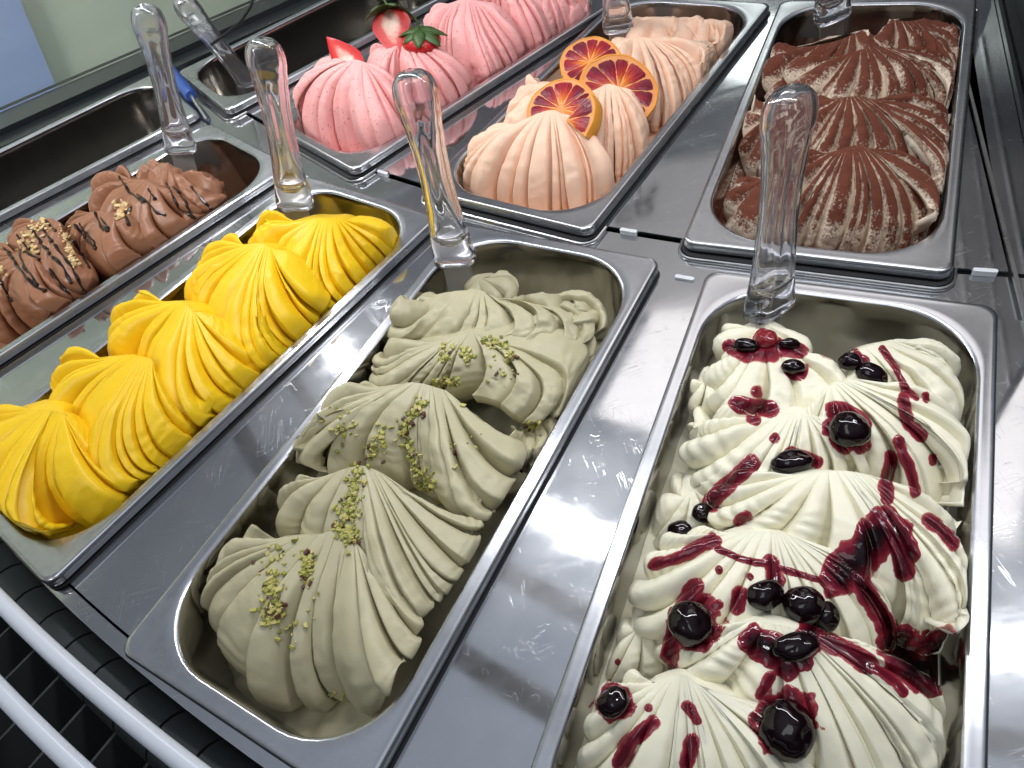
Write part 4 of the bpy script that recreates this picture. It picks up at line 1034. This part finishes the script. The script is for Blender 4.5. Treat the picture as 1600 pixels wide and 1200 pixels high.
for k, (px, py, rx, ry, rot, lab) in enumerate(CH):
    h = hit('C', px, py + ry * 0.25)
    if h is None: continue
    dep = (h[0] - C0).dot(fw); s = dep / FPX
    rx *= 0.92; ry *= 0.92
    V, F = lumpy(rx * s, ry * s, min(rx, ry) * s * 0.92, k + 1, 0.085)
    a = R(-rot) - ROLL * 0
    # lay the stone-shaped fruit along the surface, its length following its tilt in view
    nn = (h[1] * 0.6 - fw * 0.6 + Vector((0, 0, 0.4))).normalized()
    ex = (rt * math.cos(a) + up * math.sin(a)); ex = (ex - nn * ex.dot(nn)).normalized(); ey = nn.cross(ex)
    c = C0 + ray(px, py) * ((h[0] - C0).length) + h[1] * (min(rx, ry) * s * 0.45) 
    m3 = Matrix((ex, ey, nn)).transposed()
    W = [m3 @ Vector(p) for p in V]
    o = mesh_obj('cherry', W, F, M_CHRED if k == len(CH) - 1 else M_CHERRY, None, True)
    o.location = c * S
    tag(o, lab, 'cherry', 'cherries on the cream gelato')

# strawberries on the pink gelato
def berry_profile(t): return (math.sin(math.pi * min(1, t * 0.62 + 0.02)) ** 0.75) * (1 - 0.12 * t) if t < 1 else 0
def strawberry(name, label, base, tip, rad, half=None, calyx=True, stem=None):
    base, tip = Vector(base), Vector(tip); ax = (tip - base); Lh = ax.length; ax.normalize()
    side = half if half is not None else ax.orthogonal()
    side = (side - ax * side.dot(ax)).normalized(); oth = ax.cross(side)
    t = thing(name, label, 'strawberry', base)
    nu, nv = 28, 22; V = []; F = []; core = []
    for j in range(nv + 1):
        u = j / nv; r = rad * (max(0.0, (1 - (1 - min(1, u / 0.32)) ** 2)) ** 0.5 if u < 0.32 else (1 - ((u - 0.32) / 0.68) ** 1.35)) ** 0.95 + (0.01 if 0 < j < nv else 0)
        for i in range(nu + 1):
            a = (math.pi * i / nu) if half is not None else 2 * math.pi * i / nu
            V.append(ax * (u * Lh) + oth * (math.cos(a) * r) - side * (math.sin(a) * r)); core.append(0)
    for j in range(nv):
        for i in range(nu): F.append((j * (nu + 1) + i, j * (nu + 1) + i + 1, (j + 1) * (nu + 1) + i + 1, (j + 1) * (nu + 1) + i))
    mesh_obj('skin', V, F, M_STRAW, t, True)
    if half is not None:
        Vc = []; Fc = []; cr_ = []; m = 12
        for j in range(nv + 1):
            p0 = V[j * (nu + 1)]; p1 = V[j * (nu + 1) + nu]
            for i in range(m + 1):
                f = i / m; Vc.append(p0.lerp(p1, f) + side * (0.3 * math.sin(math.pi * f)))
                x = abs(f - 0.5) * 2; u = j / nv
                cr_.append(min(1, 1.5 * max(0, 1 - x * 1.25)) * max(0, 1 - abs(u - 0.30) * 1.3))
        for j in range(nv):
            for i in range(m): Fc.append((j * (m + 1) + i, j * (m + 1) + i + 1, (j + 1) * (m + 1) + i + 1, (j + 1) * (m + 1) + i))
        o = mesh_obj('cut_face', Vc, Fc, M_FLESH, t, True)
        a = o.data.attributes.new('core', 'FLOAT', 'POINT'); a.data.foreach_set('value', np.array(cr_, np.float32))
    if calyx:
        cx = thing_part('calyx', t)
        for k in range(7):
            a = 2 * math.pi * k / 7 + 0.3
            out = oth * math.cos(a) + side * math.sin(a); tang = ax.cross(out)
            V2 = []; ln = rad * rnd.uniform(1.0, 1.45); curl = rnd.uniform(-0.1, 0.5)
            for q in range(7):
                f = q / 6; w = rad * 0.34 * math.sin(math.pi * min(1, f * 0.9 + 0.08)) ** 0.8
                c = out * (ln * f) + ax * (-0.6 - 2.0 * math.sin(f * 2.6) * curl + f * f * ln * 0.35)
                V2 += [c - tang * w, c - ax * (0.12 * w), c + tang * w]
            F2 = []
            for q in range(6):
                F2 += [(q * 3, q * 3 + 1, q * 3 + 4, q * 3 + 3), (q * 3 + 1, q * 3 + 2, q * 3 + 5, q * 3 + 4)]
            o = mesh_obj('leaf', V2, F2, M_LEAF, cx, True)
            sm = o.modifiers.new('thick', 'SOLIDIFY'); sm.thickness = 0.0004
        b = MB(); b.tube([ax * 0.5, ax * -4, ax * -9 + oth * 2, ax * -13 + oth * 4], [1.3, 1.0, 0.9, 1.0], 8); b.build('stem', M_LEAF, cx)
    return t
def thing_part(name, parent):
    o = bpy.data.objects.new(name, None); COL.objects.link(o); o.parent = parent; o.empty_display_size = 0.01; return o
def on(n, px, py, lift=0):
    h = hit(n, px, py)
    return (h[0] + h[1] * lift) if h else at(px, py, 20)
ref = on('S', 545, 97)
dS = (ref - C0).dot(fw)
def dep(px, py, d): r_ = ray(px, py); return C0 + r_ * (d / r_.dot(fw))
d1 = dS + 10
strawberry('strawberry', 'pointed red strawberry slice stuck in the front pink fold', dep(560, 116, d1), dep(510, 57, d1 + 4), 15, half=(-fw + up * 0.25 - rt * 0.5), calyx=False)
ref2 = on('S', 622, 74); d2 = (ref2 - C0).dot(fw)
strawberry('strawberry', 'halved strawberry with its white core facing out between the folds', dep(606, 14, d2 - 4), dep(622, 92, d2 + 2), 19, half=(-fw + up * 0.3 - rt * 0.25), calyx=True)
strawberry('strawberry', 'whole strawberry with drooping green leaves beside the halved one', dep(656, 48, d2 - 10), dep(664, 98, d2 + 14), 19, calyx=True)

# blood orange slices
def slice_(label,  px, py, d, rad, nrm, a0=0, a1=360, th=4.5):
    c = dep(px, py, d); nz = Vector(nrm).normalized(); ex = rt - nz * rt.dot(nz); ex.normalize(); ey = nz.cross(ex)
    m4 = Matrix((ex, ey, nz)).transposed().to_4x4(); m4.translation = c * S
    t = thing('orange_slice', label, 'orange slice', (0, 0, 0), 0, 'blood orange slices on the orange gelato')
    t.matrix_world = m4
    full = a1 - a0 >= 359
    def ring(r0, r1, h, name, m, n=56):
        nn_ = max(6, int(n * (a1 - a0) / 360)); V = []; F = []
        prof = [(r0, -h), (r0, h), (r1 - 0.5, h), (r1, h - 0.7), (r1, -h + 0.7), (r1 - 0.5, -h)] if r0 > 0.2 else [(0.05, -h), (0.05, h), (r1, h), (r1, -h)]
        for i in range(nn_ + 1):
            a = R(a0 + (a1 - a0) * i / nn_); wob = 1 + 0.012 * math.sin(5 * a + 1) + 0.008 * math.sin(11 * a)
            V += [(r * wob * math.cos(a), r * wob * math.sin(a), z) for r, z in prof]
        k = len(prof)
        for i in range(nn_):
            for j in range(k): F.append((i * k + j, i * k + (j + 1) % k, (i + 1) * k + (j + 1) % k, (i + 1) * k + j))
        if not full: F += [tuple(range(k)), tuple(nn_ * k + j for j in range(k - 1, -1, -1))]
        return mesh_obj(name, V, F, m, t, True, 40)
    ring(rad * 0.945, rad, th / 2, 'rind', M_RIND)
    ring(0.1, rad * 0.95, th / 2 - 0.35, 'pith', M_PITH)
    ns = max(1, round(11 * (a1 - a0) / 360)); sw = (a1 - a0) / ns
    ed = [a0 + k * sw + (rnd.uniform(-0.22, 0.22) * sw if 0 < k < ns or (full and 0 < k < ns) else 0) for k in range(ns + 1)]
    for k in range(ns):
        b0 = R(ed[k] + 0.5); b1 = R(ed[k + 1] - 0.5); rmax = rnd.uniform(0.74, 0.80); jag = rnd.uniform(0.5, 1.6); V = []; F = []; core = []; pol_ = []
        nr, na = 9, 8
        for i in range(nr + 1):
            f = i / nr; r = rad * (0.07 + rmax * f + 0.03 * rnd.random())
            for j in range(na + 1):
                g = j / na; mid = (b0 + b1) / 2; half = (b1 - b0) / 2 * min(1, 0.35 + f * 1.6) * (1 - 0.22 * max(0, f - 0.86) / 0.14)
                a = mid + half * (g * 2 - 1)
                dome = 0.25 * jag * rnd.uniform(-0.5, 1) + 0.75 * math.sin(math.pi * g) ** 0.5 * min(1, f * 6) * (1 if f < 0.9 else 0.6)
                for _z in (0,):
                    V.append((r * math.cos(a), r * math.sin(a), th / 2 - 0.45 + dome)); core.append(max(0, 1 - f * 1.25) + 0.25 * math.sin(a * 3 + px)); pol_.append((f * 2.2 + k * 3.1, a * 15, k * 5.0 + px))
        for i in range(nr):
            for j in range(na): F.append((i * (na + 1) + j, (i + 1) * (na + 1) + j, (i + 1) * (na + 1) + j + 1, i * (na + 1) + j + 1))
        o = mesh_obj('segment', V, F, M_SEG, t, True)
        a = o.data.attributes.new('core', 'FLOAT', 'POINT'); a.data.foreach_set('value', np.array(core, np.float32))
        a = o.data.attributes.new('polar', 'FLOAT_VECTOR', 'POINT'); a.data.foreach_set('vector', np.array(pol_, np.float32).reshape(-1))
    return t
hO = on('O', 864, 178); dO = (hO - C0).dot(fw)
hO2 = on('O', 950, 136); dO2 = (hO2 - C0).dot(fw)
cz = lambda d, px: px * d / FPX
slice_('blood orange slice behind the front peach fold, left of the largest slice', 877, 172, dO + 9, cz(dO, 56), -fw + up * 0.25 - rt * 0.25 + fw * 0.1)
slice_('largest blood orange slice, standing in the middle between the two peach folds', 966, 142, dO2 + 9, cz(dO2, 64), -fw + up * 0.2 + rt * 0.1)
slice_('blood orange slice at the back, partly hidden by the largest slice', 922, 99, dO2 + 26, cz(dO2, 50), -fw + up * 0.3 - rt * 0.2)
hw_ = on('O', 905, 200); dw = (hw_ - C0).dot(fw)
slice_('small blood orange wedge wedged between the two front peach folds', 890, 192, dO - 6, cz(dO, 54), -fw + up * 0.15 - rt * 0.85, -48, 30, 11)

# spatulas: clear handle, lobed, with a flat clear blade
SEC = [(-0.012, 11.5, 6.6, 0), (0.0, 13.6, 8.2, 0), (0.03, 13.8, 8.6, 0), (0.10, 13.0, 8.8, 0.05), (0.22, 11.3, 9.2, 0.12), (0.34, 10.2, 9.0, 0.26), (0.48, 9.5, 8.4, 0.34), (0.60, 9.8, 8.4, 0.34), (0.72, 10.8, 8.8, 0.26), (0.80, 11.8, 9.4, 0.12),
       (0.86, 12.8, 10.6, 0.02), (0.90, 12.7, 10.6, 0), (0.93, 12.0, 10.0, 0), (0.955, 10.6, 9.0, 0), (0.975, 8.4, 7.2, 0), (0.99, 5.2, 4.6, 0), (0.997, 2.8, 2.5, 0), (1.0, 0.3, 0.3, 0)]
def spatula(n, top, bot, zb, label, length=142, twist=0, sink=34, pick=0, wid=1.08, material=None):
    base = at(*bot, zb); d = ray(*top)
    m = C0 - base; pr_ = m.dot(d); disc = pr_ * pr_ - (m.dot(m) - length * length)
    k = -pr_ + (math.sqrt(disc) * (1 if pick else -1) if disc > 0 else 0)
    tip = C0 + d * k; ax = (tip - base); Lh = ax.length; ax.normalize()
    ex = rt - ax * rt.dot(ax); ex.normalize(); ey = ax.cross(ex)
    q = Matrix.Rotation(R(twist), 3, ax); ex = q @ ex; ey = q @ ey
    t = thing('spatula', label, 'spatula', base, 0, 'clear plastic spatulas')
    nseg = 40; V = []; F = []
    rows_ = []
    for i in range(61):
        u = -0.012 + 1.012 * (i / 60) ** 1.0
        for a_, b_ in zip(SEC[:-1], SEC[1:]):
            if a_[0] <= u <= b_[0] + 1e-9:
                f = (u - a_[0]) / (b_[0] - a_[0]); f2 = f * f * (3 - 2 * f) if b_[0] < 0.9 else f
                rows_.append((u, a_[1] + (b_[1] - a_[1]) * f2, a_[2] + (b_[2] - a_[2]) * f2, a_[3] + (b_[3] - a_[3]) * f2)); break
    for u, w, dpt, fl_ in rows_:
        for k2 in range(nseg):
            a = 2 * math.pi * k2 / nseg; cx, sx = math.cos(a), math.sin(a)
            pw = 0.48 + 0.34 * min(1, max(0, u) / 0.22)
            x = math.copysign(abs(cx) ** pw, cx) * w * wid; y = math.copysign(abs(sx) ** pw, sx) * dpt
            y *= 1 - fl_ * math.exp(-(cx / 0.42) ** 2)          # the long thumb hollow on each face
            V.append(ax * (u * Lh) + ex * x + ey * y)
    nr = len(rows_)
    for i in range(nr - 1):
        for k2 in range(nseg):
            k3 = (k2 + 1) % nseg; F.append((i * nseg + k2, i * nseg + k3, (i + 1) * nseg + k3, (i + 1) * nseg + k2))
    F.append(tuple(range(nseg - 1, -1, -1))); F.append(tuple((nr - 1) * nseg + k2 for k2 in range(nseg)))
    # the handle is hollow: an inner skin facing inwards, 2.6 mm under the outer one
    inn = [r_ for r_ in rows_ if 0.10 <= r_[0] <= 0.978]; o1 = len(V)
    for u, w, dpt, fl_ in inn:
        edge = max(0.05, min(1, (u - 0.10) / 0.06)) ** 0.5
        for k2 in range(nseg):
            a = 2 * math.pi * k2 / nseg; cx, sx = math.cos(a), math.sin(a); pw = 0.48 + 0.34 * min(1, max(0, u) / 0.22)
            x = math.copysign(abs(cx) ** pw, cx) * max(0.4, w * wid - 2.6) * edge; y = math.copysign(abs(sx) ** pw, sx) * max(0.4, dpt * (1 - fl_ * math.exp(-(cx / 0.42) ** 2)) - 2.6) * edge
            V.append(ax * (u * Lh) + ex * x + ey * y)
    ni = len(inn)
    for i in range(ni - 1):
        for k2 in range(nseg):
            k3 = (k2 + 1) % nseg; F.append((o1 + i * nseg + k2, o1 + (i + 1) * nseg + k2, o1 + (i + 1) * nseg + k3, o1 + i * nseg + k3))
    F.append(tuple(o1 + k2 for k2 in range(nseg))); F.append(tuple(o1 + (ni - 1) * nseg + k2 for k2 in range(nseg - 1, -1, -1)))
    mesh_obj('handle', V, F, M_PLASTIC, t, True, 60)
    b = MB(); hw2 = 9.0 * wid; v = []
    for (u, w2, h2) in ((-4.0, hw2, 1.5), (-sink * 0.6, hw2 * 1.05, 1.2), (-sink - 20, hw2 * 1.1, 0.8)):
        for sx, sy in ((-1, -1), (1, -1), (1, 1), (-1, 1)): v.append(ax * u + ex * (sx * w2) + ey * (sy * h2))
    f = [(0, 1, 2, 3), (11, 10, 9, 8)] + [(i * 4 + k2, (i + 1) * 4 + k2, (i + 1) * 4 + (k2 + 1) % 4, i * 4 + (k2 + 1) % 4) for i in range(2) for k2 in range(4)]
    b.add(v, f); b.build('blade', M_BLADE, t, smooth=False)
    return t
spatula('M', (408, 57), (462, 322), 12, 'clear spatula standing in the yellow mango gelato', 132, 10)
spatula('P', (640, 106), (712, 408), 12, 'clear spatula standing in the pistachio gelato', 130, -8)
spatula('C', (1238, 131), (1201, 486), 6, 'clear spatula standing in the white cream gelato, nearest the camera', 130, 35, wid=1.2)
spatula('K', (225, 5), (283, 234), 8, 'clear spatula standing in the chocolate gelato at the left', 138, 20)
spatula('R', (278, -6), (402, 146), -30, 'clear spatula leaning out of the empty rear pan', 145, 15, wid=1.0)
spatula('O', (946, -150), (966, 42), 8, 'clear spatula at the back of the orange gelato, cut off by the picture edge', 140, 0)
spatula('T', (1306, -210), (1300, 26), 10, 'clear spatula at the back of the tiramisu gelato, cut off by the picture edge', 140, 10)

# blue handled scraper lying between the empty pans
t = thing('scraper', 'small blue handled scraper lying beside the empty rear pan', 'scraper', at(280, 130, 3))
o0 = at(280, 130, 3)
b = MB(); p0, p1 = at(265, 108, 4) - o0, at(299, 150, 4) - o0
b.tube([p0, p0.lerp(p1, 0.04), p0.lerp(p1, 0.5), p0.lerp(p1, 0.94), p1], [4.5, 7.0, 6.4, 7.2, 5.8], 14); b.build('handle', M_BLUE, t)
b = MB(); p2 = at(324, 187, -4) - o0; b.tube([p1, p2], 2.0, 10); b.build('rod', M_TRIM, t)
